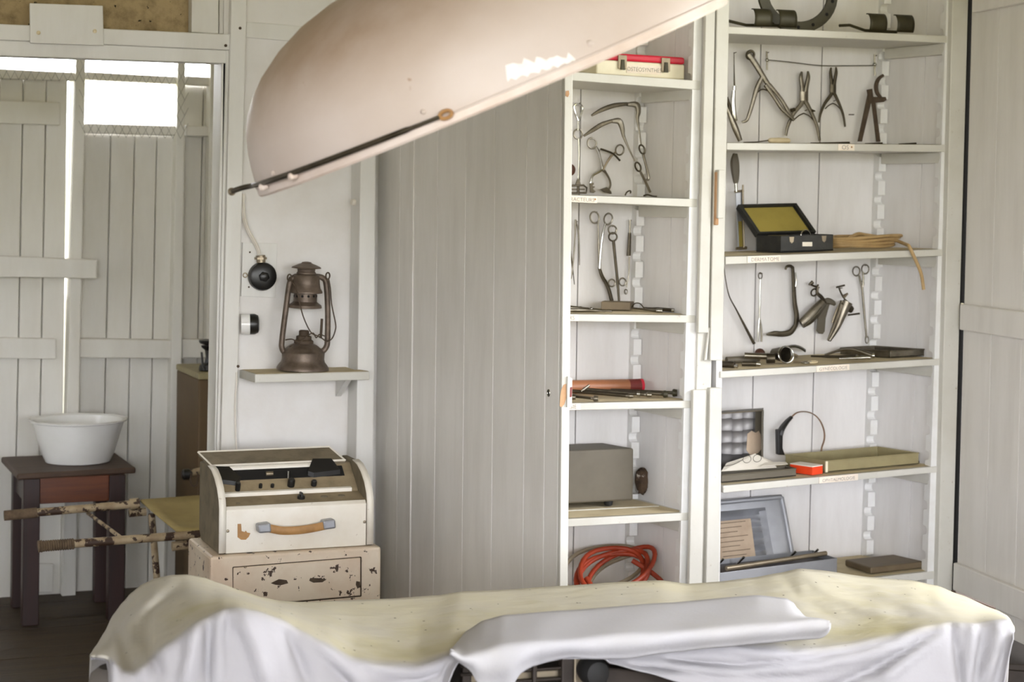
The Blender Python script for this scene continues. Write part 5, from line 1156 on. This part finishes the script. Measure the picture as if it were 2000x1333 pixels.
MB().tube([SP('S4', 1570, 5.39, 0.005), SP('S4', 1550, 5.41, 0.006)], 0.004, 8).build('shank', 'mech2', t)
for lab, x0, y0, x1, y1, r_, m in (('long dark forceps lying from the ringed forceps to the right on the gynaecology shelf', 1585, 5.52, 1672, 5.40, 0.007, 'dsteel'), ('slim steel forceps with a shiny round end beside the tray', 1612, 5.53, 1704, 5.42, 0.008, 'steel'), ('short chrome-tipped instrument lying in front beside the tray', 1640, 5.40, 1696, 5.37, 0.0055, 'chrome')):
    rodthing('long_forceps', lab, 'forceps', 'S4', [('shank', [(x0, y0, 0.008), ((x0 + x1) / 2, (y0 + y1) / 2, 0.009 + (0.022 if x1 == 1704 else 0)), (x1, y1, 0.010)], [r_ * 0.5, r_ * 0.7, r_], m), ('tip', [(x1, y1, 0.010), (x1 + 5, y1 - 0.004, 0.010)], r_ * 1.15, 'chrome')], 'long forceps on the gynaecology shelf')

# ---- fifth right shelf (ophthalmology)
t = inst('engine_turned_box', 'upright steel box lid with swirled engine-turned inside and a brown stain', 'box', SP('S5', 1460, 5.52))
Yq = 5.47; kz = mpp(1480, 850, Yq); q = [SP('S5', 1380, Yq), SP('S5', 1490, Yq)]; hh = 121 * kz
tl = V((0, 0.0, hh)); MB().prism([q[0] + V((0, 0.045, 0)), q[1] + V((0, 0.045, 0)), q[1] + tl + V((0, 0.045, 0)), q[0] + tl + V((0, 0.045, 0))], (0, 0.002, 0)).build('swirled_panel', 'swirl', t, False)
MB().prism([q[1] + V((0, 0, 0)), q[1] + V((0.03, 0.045, 0)), q[1] + V((0.03, 0.045, 0)) + tl * 0.99, q[1] + tl], (0.002, 0, 0)).build('side_wall', 'gbox', t, False)
MB().prism([q[1] + V((0.03, 0.045, 0)), q[1] + V((0.03, 0.045, 0)) + tl * 0.99, q[1] + V((0, 0.047, 0)) + tl * 0.99, q[1] + V((0, 0.047, 0))], (0, 0.002, 0)).build('back_wall', 'gbox', t, False)
MB().prism([q[0] + tl + V((0, -0.002, 0)), q[1] + tl + V((0.004, -0.002, 0)), q[1] + tl + V((0.032, 0.047, 0)), q[0] + tl + V((0, 0.047, 0))], (0, 0, 0.004)).build('top_wall', 'dsteel', t, False)
slab(MB(), [(1460, 848), (1468, 842), (1476, 846), (1482, 842), (1486, 850), (1487, 878), (1480, 886), (1465, 889), (1458, 880)], Yq + 0.0435, 0.0008).build('brown_stain', 'bpaper', t, False)
t = inst('head_mirror_band', 'springy head band with black leather clasp standing behind the olive tray', 'head band', SP('S5', 1566, 5.57))
pt(t, 'band', 'band', [(1545, 816), (1556, 807), (1570, 804.5), (1586, 808), (1600, 820), (1609, 840), (1610, 858), (1605, 875), (1603, 889)], [1.1] * 9, 5.61, flat=2.6, ref=(0, 1, 0))
pt(t, 'strap', 'black', [(1546, 815), (1537, 824), (1527, 838), (1523, 850)], [3, 4, 5, 5], 5.605, flat=1.8, ref=(0, 1, 0)); ps(t, 'clasp', 'black', [(1519, 840), (1530, 838), (1529, 876), (1534, 890), (1520, 889)], 5.595, 0.02, 0.003)
t2, b = tray('instrument_tray', 'large olive metal tray with low walls on the ophthalmology shelf', 'S5', 1617, 1797, 5.375, 5.56, 0.036, 'otray', 80)
for p in (b[0], b[2]): MB().box(p.x - 0.004, p.x + 0.004, p.y - 0.003, p.y + 0.003, p.z, p.z + 0.036).build('corner_strip', 'cream', t2, False)
mb = MB(); mb.tube([SP('S5', 1632, 5.46, 0.014), SP('S5', 1690, 5.48, 0.014), SP('S5', 1725, 5.47, 0.012)], 0.006, 8); tag(mb.build('probe', 'dsteel'), 'dark probe lying inside the large olive tray', 'probe')
t = inst('orange_box', 'small bright orange-red cardboard box with pale top in front of the olive tray', 'box', SP('S5', 1585, 5.39))
q = [SP('S5', 1590, 5.345), SP('S5', 1610, 5.358), SP('S5', 1566, 5.45), SP('S5', 1546, 5.437)]
MB().prism(q, (0, 0, 0.026)).build('body', 'ored', t, False, 0.001); MB().prism([p + V((0, 0, 0.0262)) for p in q], (0, 0, 0.003)).build('top_flap', 'paper', t, False)
t, b = tray('flat_tray', 'low dark grey tray under loose papers at the left end of the ophthalmology shelf', 'S5', 1413, 1558, 5.36, 5.43, 0.023, 'gbox', 20)
mb = MB(); q = [SP('S5', 1412, 5.40, 0.030), SP('S5', 1520, 5.40, 0.027), SP('S5', 1514, 5.46, 0.034), SP('S5', 1478, 5.465, 0.066), SP('S5', 1422, 5.45, 0.046)]
o = mb.prism(q, (0, 0, 0.001)).build('paper_sheet', 'paper', None, False); tag(o, 'creased white paper lying over the low dark tray', 'paper')
mb = MB(); q = [SP('S5', 1490, 5.385, 0.038), SP('S5', 1542, 5.38, 0.038), SP('S5', 1538, 5.42, 0.038), SP('S5', 1500, 5.43, 0.042)]; o = mb.prism(q, (0, 0, 0.001)).build('paper_slip', 'paper', None, False); tag(o, 'small white paper slip on the tray edge beside the orange box', 'paper')
t = inst('wire_spectacles', 'thin wire spectacles lying on the papers over the low tray', 'spectacles', SP('S5', 1465, 5.42, 0.034))
mb = MB()
for x in (1462, 1482): mb.tube([SP('S5', x + 8 * math.cos(a), 5.415, 0.046 + 0.012 * math.sin(a)) for a in [2 * math.pi * j / 18 for j in range(18)]], 0.0009, 6, True)
mb.build('rims', 'dsteel', t); MB().tube(sm([SP('S5', 1454, 5.415, 0.046), SP('S5', 1436, 5.41, 0.034), SP('S5', 1416, 5.40, 0.032)], 5), 0.0009, 6).build('temple', 'dsteel', t)
t.location.z += 0.014
mb = MB(); mb.tube([SP('S5', 1776, 5.46, 0.004), SP('S5', 1797, 5.40, 0.004)], 0.004, 8); tag(mb.build('short_rod', 'dsteel'), 'short dark rod lying right of the large olive tray', 'rod')

# ---- bottom right shelf
t = inst('ribbed_panel', 'ribbed aluminium steriliser lid leaning on the back boards behind a paper', 'steriliser', SP('S6', 1480, 5.56))
b0, b1 = SP('S6', 1370, 5.555), SP('S6', 1553, 5.555); tv = P(1528, 974, 5.63) - P(1553, 1112, 5.555); tv.z *= 1.0
nv = (b1 - b0).cross(tv).normalized(); nv = nv if nv.y < 0 else -nv
def lidp(u, v, d=0.0): return b0.lerp(b1, u) + tv * v + nv * d
rows = [[lidp(u / 20, v / 24, 0.009 * math.sin(v * 1.6) if 0.08 < v / 24 < 0.86 and u < 15 else (0.016 if (u >= 16 or v >= 21) else 0.0)) for u in range(21)] for v in range(25)]
MB().grid(rows).build('ribbed_sheet', 'alu', t, True, solid=0.003)
MB().tube(sm([lidp(0.0, 1.0, 0.012), lidp(0.9, 1.0, 0.012), lidp(0.985, 0.985, 0.012), lidp(1.0, 0.9, 0.012), lidp(1.0, 0.0, 0.012)], 5), 0.009, 10).build('rounded_rim', 'alu', t)
mb = MB().prism([lidp(0.2, 0.08, 0.018), lidp(0.60, 0.10, 0.018), lidp(0.62, 0.74, 0.018), lidp(0.2, 0.74, 0.018)], nv * 0.001); o = mb.build('typed_notice', 'bpaper', None, False); tag(o, 'sheet of brown aged paper with faded lines leaning on the aluminium lid', 'paper')
OFFn = o
for j in range(9):
    v = 0.70 - 0.065 * j; MB().prism([lidp(0.26, v, 0.0192), lidp(0.56 - 0.05 * (j % 3), v + 0.004, 0.0192), lidp(0.56 - 0.05 * (j % 3), v + 0.012, 0.0192), lidp(0.26, v + 0.008, 0.0192)], nv * 0.0004).build('faded_line', 'rust', o, False)
t = inst('sterilizer_box', 'open grey metal steriliser box with a long rod handle on the lowest right shelf', 'box', SP('S6', 1520, 5.42))
b = [SP('S6', 1412, 5.345), SP('S6', 1640, 5.38), SP('S6', 1592, 5.53), SP('S6', 1370, 5.53)]; c = sum(b, V((0, 0, 0))) / 4; hz = 0.060
MB().prism(b, (0, 0, 0.003)).build('bottom', 'gbox', t, False)
for i, j in ((0, 1), (1, 2), (2, 3), (3, 0)): MB().prism([b[i], b[j], b[j] + (c - b[j]).normalized() * 0.004, b[i] + (c - b[i]).normalized() * 0.004], (0, 0, hz)).build('side_wall', 'alu', t, False, 0.001)
MB().prism([p.lerp(c, 0.04) + V((0, 0, hz * 0.7)) for p in b], (0, 0, 0.003)).build('inner_tray', 'mech', t, False)
MB().tube([b[0] + V((0.02, -0.002, hz + 0.014)), b[1] + V((-0.03, 0.02, hz + 0.014))], 0.0075, 12).build('rod_handle', 'mech2', t)
for f in (0.12, 0.3, 0.75, 0.95): MB().tube([b[3].lerp(b[2], f) + V((0, -0.02, hz * 0.7)), b[3].lerp(b[2], f) + V((0.012, -0.05, hz + 0.012))], 0.004, 8).build('hinge_pin', 'chrome', t)
o = MB().prism([SP('S6', 1706, 5.36), SP('S6', 1812, 5.365), SP('S6', 1750, 5.51), SP('S6', 1655, 5.51)], (0, 0, 0.022)).build('flat_tin', 'book', None, False, 0.005); tag(o, 'flat closed grey-brown tin on the lowest right shelf', 'tin')

# ---- left bay
t = inst('osteosynthesis_tin', 'cream tin box with crimson lid, two catches and a lettered card on top left shelf', 'tin', SP('L1', 1250, 5.42))
q = [SP('L1', 1160, 5.42), SP('L1', 1333, 5.385), SP('L1', 1286, 5.52), SP('L1', 1120, 5.56)]; kt = mpp(1250, 130, 5.38)
MB().prism(q, (0, 0, 30 * kt)).build('body', 'cream', t, False, 0.005); ld2 = MB().prism([p + V((0, 0, 30.4 * kt)) for p in q], (0, 0, 14 * kt)).build('lid', 'red', t, False, 0.006)
def tf(u, h, d=0.0): return q[0].lerp(q[1], u) + V((0, -d, h * kt))
for u in (0.285, 0.775):
    c_ = MB().prism([tf(u - 0.048, 14, 0.001), tf(u + 0.048, 14, 0.001), tf(u + 0.048, 41, 0.001), tf(u - 0.048, 41, 0.001)], (0, -0.005, 0)).build('catch', 'mech2', t, False, 0.001)
    MB().prism([tf(u - 0.025, 12, 0.006), tf(u + 0.025, 12, 0.006), tf(u + 0.018, 32, 0.006), tf(u - 0.018, 32, 0.006)], (0, -0.004, 0)).build('catch_tongue', 'olive', c_, False, 0.001)
cd_ = MB().prism([tf(0.335, 7, 0.0012), tf(0.73, 7, 0.0012), tf(0.73, 24, 0.0012), tf(0.335, 24, 0.0012)], (0, -0.0008, 0)).build('label_card', 'card', t, False)
text('OSTÉOSYNTHÈSE', 11.6 * kt, 'lettering', cd_, 'ink', tf(0.34, 11, 0.0024), q[1] - q[0], (0, 0, 1), 0.84)
t = inst('rake_retractor', 'steel rake retractor with looped handle hanging beside the cupboard door', 'retractor', pb(1130, 378))
mb = MB(); ptube(mb, [(1129, 236), (1122, 216), (1121, 207), (1127, 203), (1135, 206), (1138, 212), (1135, 222), (1130, 236)], 1.8, YH); mb.build('handle_loop', 'chrome', t)
pt(t, 'shaft', 'chrome', [(1129, 236), (1129, 255)], 2.2); pr(t, 'finger_ring', 'steel', 1129, 262, 8.5, 9.5, 1.7); pt(t, 'shaft', 'chrome', [(1130, 271), (1131, 300), (1130, 330), (1129.5, 350)], [2.4, 2.2, 1.6, 1.2]); ps(t, 'rake_neck', 'dsteel', [(1128.5, 348), (1131, 348), (1135, 361), (1124, 361)])
mb = MB(); ptube(mb, [(1104, 363), (1140, 362), (1146, 367), (1145, 377), (1104, 377)], 1.9, YH - 0.006, smooth=False); ptube(mb, [(1104, 370), (1142, 370)], 1.2, YH - 0.006); ptube(mb, [(1129, 362), (1129, 377)], 2.4, YH - 0.006); mb.build('rake_frame', 'dsteel', t); nail(t, 1130, 203)
for lab, p0, p1, p2, end, dY in (('long angled retractor reaching highest beside the notched rack', [(1155, 226), (1175, 215), (1200, 206), (1226, 203)], [(1224, 204), (1243, 205), (1247, 218), (1245, 232), (1249, 258), (1252, 282)], (1254, 292), [(1256, 302), (1262, 325), (1267, 348), (1262, 352)], -0.05), ('long angled retractor hanging lower in front of its twin', [(1140, 266), (1158, 254), (1176, 243), (1196, 236)], [(1194, 237), (1209, 237), (1215, 250), (1218, 266), (1229, 292), (1240, 315)], (1246, 326), [(1251, 336), (1262, 358), (1270, 376)], -0.064)):
    t = inst('angled_retractor', lab, 'retractor', pb(end[-1][0], end[-1][1] + 4), 'angled retractors in the left bay')
    pt(t, 'blade', 'dsteel', p0, [2, 4.2, 4.4, 3.4], YH - 0.02 + dY, flat=0.5, ref=(0, 1, 0)); pt(t, 'shaft', 'steel', p1, [3.6, 6.5, 5.5, 3.6, 1.9, 1.6], YH - 0.016 + dY, flat=0.6, ref=(0, 1, 0)); pr(t, 'eye', 'dsteel', p2[0], p2[1], 5, 9, 1.9, YH - 0.012 + dY, rot=-0.35); pt(t, 'handle', 'steel', end, 2.6, YH - 0.012 + dY)
t = inst('self_retaining_retractor', 'self-retaining retractor with two finger rings, ratchet and toothed jaws', 'retractor', pb(1185, 380))
pr(t, 'finger_ring', 'steel', 1156, 280, 8.5, 10, 1.7, rot=-0.2); pr(t, 'finger_ring', 'steel', 1210.5, 293, 8, 10, 1.7, rot=0.2)
pt(t, 'arm', 'chrome', [(1164, 287), (1170, 300), (1176, 326), (1176, 333)], [2, 2.8, 2.4, 2.4]); pt(t, 'arm', 'mech2', [(1203, 297), (1194, 305), (1183, 322), (1178, 333)], [2, 2.4, 2.2, 2.4], YH - 0.006)
pt(t, 'ratchet', 'dsteel', [(1173, 291), (1185, 295), (1198, 301), (1211, 314)], 2, YH - 0.008); pt(t, 'jaw', 'chrome', [(1177, 331), (1170, 336), (1158, 343), (1154, 354), (1153.5, 362)], [2.6, 2.4, 2.4, 2.6, 2.8]); pt(t, 'jaw', 'steel', [(1178, 332), (1183, 338), (1190, 350), (1192, 362), (1188, 372)], [3.4, 2.6, 2.2, 2.2, 2.4])
ps(t, 'tooth_plate', 'dsteel', [(1152, 358), (1160, 357), (1160, 361), (1157, 363), (1163, 365), (1158, 369), (1164, 374), (1160, 377), (1153, 376)], YH - 0.006); ps(t, 'tooth_plate', 'dsteel', [(1174, 370), (1186, 366), (1194, 374), (1195, 379), (1182, 376)], YH - 0.012, 0.01); nail(t, 1168, 296)
o = MB().lathe([(0.019, 0), (0.02, 0.004), (0.012, 0.01), (0.003, 0.012)], P(1112, 332, YH), (0, -1, 0), 24).build('brown_disc', 'brown', None); tag(o, 'round brown disc hanging half hidden behind the cupboard door edge', 'disc')
t = inst('wire_hook', 'small bent wire hook lying at the back of the RACTEURS shelf', 'hook', SP('L2', 1228, 5.62))
pt(t, 'wire', 'dsteel', [(1221, 382), (1224, 376), (1229, 373), (1232, 374), (1231, 378)], 1.5, 5.60)
rodthing('curved_clip', 'thin steel clip lying under the angled retractors', 'clip', 'L2', [('wire', [(1255, 5.56, 0.004), (1262, 5.55, 0.008), (1272, 5.54, 0.004), (1280, 5.50, 0.003)], 0.0025, 'dsteel')])
# third left shelf
t = inst('tissue_tweezers', 'long open tweezers hanging closest to the cupboard door', 'tweezers', pb(1120, 560)); pt(t, 'limb', 'steel', [(1124, 429), (1123, 460), (1119, 520), (1116, 545)], [1.6, 1.8, 1.4, 0.8]); pt(t, 'limb', 'steel', [(1124, 429), (1129, 450), (1131, 480), (1132, 518)], [1.6, 1.8, 1.6, 0.8]); pt(t, 'rear_limb', 'dsteel', [(1110, 462), (1116, 505), (1122, 556)], [1.8, 1.6, 0.8], YH + 0.005); nail(t, 1125, 434)
t = inst('curved_forceps', 'long ring-handled forceps with a sharply bent dark tip on the third left shelf', 'forceps', SP('L3', 1185, YH))
pr(t, 'finger_ring', 'steel', 1161.5, 425, 8.5, 11, 1.8, rot=-0.2); pr(t, 'finger_ring', 'steel', 1188, 428, 8, 11, 1.8, rot=0.2); pt(t, 'arm', 'steel', [(1168, 433), (1169, 470), (1170, 505), (1171, 525)], [1.8, 2.2, 2.6, 2.8]); pt(t, 'arm', 'chrome', [(1182, 437), (1177, 460), (1173, 495), (1171, 525)], [1.8, 2.2, 2.6, 2.8], YH - 0.005); pt(t, 'bent_tip', 'dsteel', [(1170, 522), (1176, 540), (1187, 560), (1195, 588)], [3, 3.6, 4, 4]); nail(t, 1163, 415)
t = inst('snare_instrument', 'straight snare with stacked rings at top and two finger rings low on its shaft', 'snare', SP('L3', 1210, YH - 0.02))
pr(t, 'thumb_ring', 'steel', 1196, 449, 8, 8, 1.7, YH - 0.015); pr(t, 'thumb_ring', 'dsteel', 1197, 463, 8, 8, 1.8, YH - 0.015); pt(t, 'shaft', 'dsteel', [(1198, 470), (1202, 510), (1206, 550), (1209, 588)], [3.2, 3, 2.8, 2.4], YH - 0.015); pr(t, 'finger_ring', 'steel', 1195, 553, 6.5, 7, 1.5, YH - 0.018); pr(t, 'finger_ring', 'steel', 1216, 551, 6.5, 7.5, 1.5, YH - 0.018); nail(t, 1196, 443)
t = inst('ear_probe', 'slim dark probe with a tiny ring tip hanging right of the snare', 'probe', pb(1225, 576)); pt(t, 'shaft', 'steel', [(1230.5, 429), (1230, 455)], 2.2); pt(t, 'grip', 'dsteel', [(1230, 455), (1228, 500)], [3.4, 4.6], flat=0.7, ref=(0, 1, 0)); pt(t, 'neck', 'steel', [(1229, 502), (1228, 535), (1224, 562)], [2, 1.6, 1.2]); pr(t, 'ring_tip', 'steel', 1222.5, 570, 2.6, 4.5, 1.2); nail(t, 1230, 432)
o = MB().prism([SP('L3', 1174, 5.52), SP('L3', 1231, 5.49), SP('L3', 1238, 5.56), SP('L3', 1180, 5.58)], (0, 0, 0.026)).build('small_metal_box', 'book', None, False, 0.002); tag(o, 'small flat brassy metal box at the foot of the snare on the third left shelf', 'box')
for lab, x0, y0, x1, y1, m in (('dark scissors lying closest to the door on the third left shelf', 1100, 5.47, 1168, 5.42, 'dsteel'), ('thin steel scissors lying in front of the dark scissors', 1112, 5.42, 1196, 5.385, 'steel')):
    t = rodthing('lying_scissors', lab, 'scissors', 'L3', [('blade', [(x0, y0, 0.012), ((x0 + x1) / 2, (y0 + y1) / 2, 0.008), (x1, y1, 0.004)], [0.0065, 0.0055, 0.003], m), ('blade', [(x0, y0 - 0.03, 0.006), ((x0 + x1) / 2, (y0 + y1) / 2 - 0.01, 0.006), (x1 - 14, y1 - 0.006, 0.004)], [0.0055, 0.005, 0.003], 'steel')], 'scissors on the third left shelf')
    p = SP('L3', (x0 + x1) / 2, (y0 + y1) / 2 - 0.005, 0.010); MB().ball(p, 0.006, 10).build('pivot', 'chrome', t)
t = rodthing('lying_forceps', 'long forceps with a bowed handle lying right of the small metal box', 'forceps', 'L3', [('shank', [(1238, 5.50, 0.008), (1262, 5.46, 0.007), (1285, 5.42, 0.005)], [0.003, 0.004, 0.005], 'steel'), ('bow', [(1234, 5.50, 0.010), (1240, 5.49, 0.024), (1250, 5.48, 0.024), (1258, 5.46, 0.010)], 0.0018, 'dsteel'), ('spoon_end', [(1282, 5.42, 0.006), (1294, 5.41, 0.006)], 0.007, 'chrome')])
rodthing('brown_forceps', 'straight dark instrument lying at the right end of the third left shelf', 'forceps', 'L3', [('shank', [(1258, 5.53, 0.007), (1292, 5.48, 0.007), (1314, 5.43, 0.007)], [0.004, 0.006, 0.006], 'dsteel'), ('tip', [(1312, 5.43, 0.007), (1317, 5.425, 0.007)], 0.0065, 'chrome')])
# fourth left shelf
t = inst('copper_tube', 'thick copper-brown tube with a maroon end cap lying across the fourth left shelf', 'tube', SP('L4', 1180, 5.56))
ct = [SP('L4', 1075, 5.565, 0.0225), SP('L4', 1228, 5.565, 0.0225), SP('L4', 1254, 5.565, 0.0225)]
MB().tube(ct[:2], 0.0215, 28).build('barrel', 'copper', t); MB().tube(ct[1:], 0.0218, 28).build('cap', 'maroon', t); MB().tube([ct[2] - V((0.006, 0, 0)), ct[2] + V((0.003, 0, 0))], 0.0225, 28).build('cap_rim', 'red', t)
labs = ['shortest dark rod with a flared end lying nearest the lock plate', 'thin steel rod ending in a small disc at the shelf edge', 'forked steel rod with bright joint in front of the copper tube', 'long steel rod with a bright collar crossing the fourth left shelf', 'long dark rod with a flat paddle end', 'longest dark rod with a broad paddle reaching the shelf end']
rods = [((1100, 5.42, 0.012), (1118, 5.37, 0.012), 0.005, 0.009), ((1114, 5.42, 0.010), (1162, 5.352, 0.008), 0.0042, 0.0095), ((1120, 5.50, 0.016), (1230, 5.385, 0.010), 0.0055, 0.008), ((1140, 5.50, 0.022), (1266, 5.40, 0.011), 0.005, 0.0085), ((1150, 5.515, 0.017), (1298, 5.39, 0.013), 0.0055, 0.0115), ((1195, 5.525, 0.014), (1316, 5.41, 0.014), 0.0055, 0.0125)]
for lab, ((x0, y0, h0_), (x1, y1, h1_), r_, e_) in zip(labs, rods):
    t = rodthing('bougie_rod', lab, 'rod', 'L4', [('shaft', [(x0, y0, h0_), (x1, y1, h1_)], r_, 'dsteel'), ('end_piece', [(x1 - 6, y1 + 0.004, h1_), (x1 + 2, y1 - 0.002, h1_), (x1 + 8, y1 - 0.006, h1_)], [r_, e_, e_ * 0.9], 'olive' if e_ > 0.01 else 'steel')], 'metal rods on the fourth left shelf')
    if 'forked' in lab: MB().tube([SP('L4', 1136, 5.48, 0.016), SP('L4', 1152, 5.49, 0.034)], 0.0045, 8).build('fork_arm', 'steel', t)
    if 'collar' in lab: MB().tube([SP('L4', 1246, 5.416, 0.012), SP('L4', 1252, 5.411, 0.012)], 0.008, 10).build('collar', 'chrome', t)
# fifth left shelf
t = inst('grey_instrument_box', 'plain olive-grey metal box on black rubber feet on the fifth left shelf', 'box', SP('L5', 1170, 5.5))
zf = 0.018; a = SP('L5', 1060, 5.455, zf); b = SP('L5', 1201.5, 5.455, zf); b2 = SP('L5', 1241, 5.42, zf); kq = mpp(1200, 900, 5.45)
q = [SP('L5', 1015, 5.475, zf), SP('L5', 1241, 5.48, zf), SP('L5', 1180, 5.63, zf), SP('L5', 965, 5.63, zf)]
hb = 103 * kq; MB().prism(q, (0, 0, hb)).build('housing', 'gbox', t, False, 0.006)
for p in (SP('L5', 1192, 5.505, 0), SP('L5', 1040, 5.505, 0), SP('L5', 1175, 5.60, 0), SP('L5', 1020, 5.60, 0)): MB().lathe([(0.010, 0.0015), (0.013, 0.004), (0.0155, zf)], p, (0, 0, 1), 18).build('rubber_foot', 'rubber', t)
mb = MB(); random.seed(3); cN = P(1262, 940, 5.585) + V((-0.012, 0, 0))
mb.ball(cN, 0.030, 18, (0.85, 0.7, 1.4)); mb.v = [v + V((random.uniform(-.005, .003), random.uniform(-.005, .005), random.uniform(-.006, .006))) for v in mb.v]
o = mb.build('mud_nest', 'nest', None); tag(o, 'lumpy brown mud wasp nest stuck on the notched rack beside the grey box', 'nest')
# bottom left shelf: tubing
mb = MB(); random.seed(5); z6 = 0.012
def loop(cx, cy, rx, ry, r_, h, tilt, ph=0.0, S='L6'):
    pts = []
    for i in range(30):
        a_ = 2 * math.pi * i / 30; pts.append(SP(S, cx + rx * math.cos(a_), cy + ry * math.sin(a_), h + tilt * (1 + math.sin(a_ + ph)) / 2 + 0.004 * math.sin(3 * a_ + ph)))
    return pts
for args in ((1198, 5.48, 68, 0.08, 0.008, 0.010, 0.105, 0.2), (1202, 5.475, 68, 0.085, 0.008, 0.016, 0.110, 0.5), (1218, 5.48, 66, 0.085, 0.008, 0.014, 0.120, 0.8), (1200, 5.48, 62, 0.08, 0.008, 0.020, 0.115, 0.0)):
    mb.tube(loop(*args), 0.0078, 10, True)
mb.tube(sm([SP('L6', 1150, 5.46, 0.06), SP('L6', 1170, 5.42, 0.03), SP('L6', 1215, 5.38, 0.012)], 6), 0.0085, 10); mb.tube(sm([SP('L6', 1272, 5.44, 0.075), SP('L6', 1262, 5.42, 0.05), SP('L6', 1240, 5.40, 0.03)], 6), 0.0085, 10)
mb.tube(sm([SP('L6', 1240, 5.5, 0.10), SP('L6', 1275, 5.46, 0.07), SP('L6', 1300, 5.42, 0.04), SP('L6', 1306, 5.38, 0.012)], 6), 0.008, 10)
o = mb.build('orange_tubing', 'orange'); tag(o, 'coil of orange rubber tubing heaped on the lowest left shelf', 'tubing')
mb = MB()
for args in ((1190, 5.50, 84, 0.11, 0.008, 0.012, 0.120, 0.1), (1212, 5.53, 56, 0.07, 0.008, 0.010, 0.100, 1.0)): mb.tube(loop(*args), 0.0068, 10, True)
mb.tube(sm([SP('L6', 1190, 5.42, 0.02), SP('L6', 1225, 5.40, 0.022), SP('L6', 1270, 5.40, 0.02), SP('L6', 1304, 5.40, 0.010)], 6), 0.0068, 10); o = mb.build('beige_tubing', 'grub'); tag(o, 'coil of greyish beige tubing tangled with the orange tubing', 'tubing')
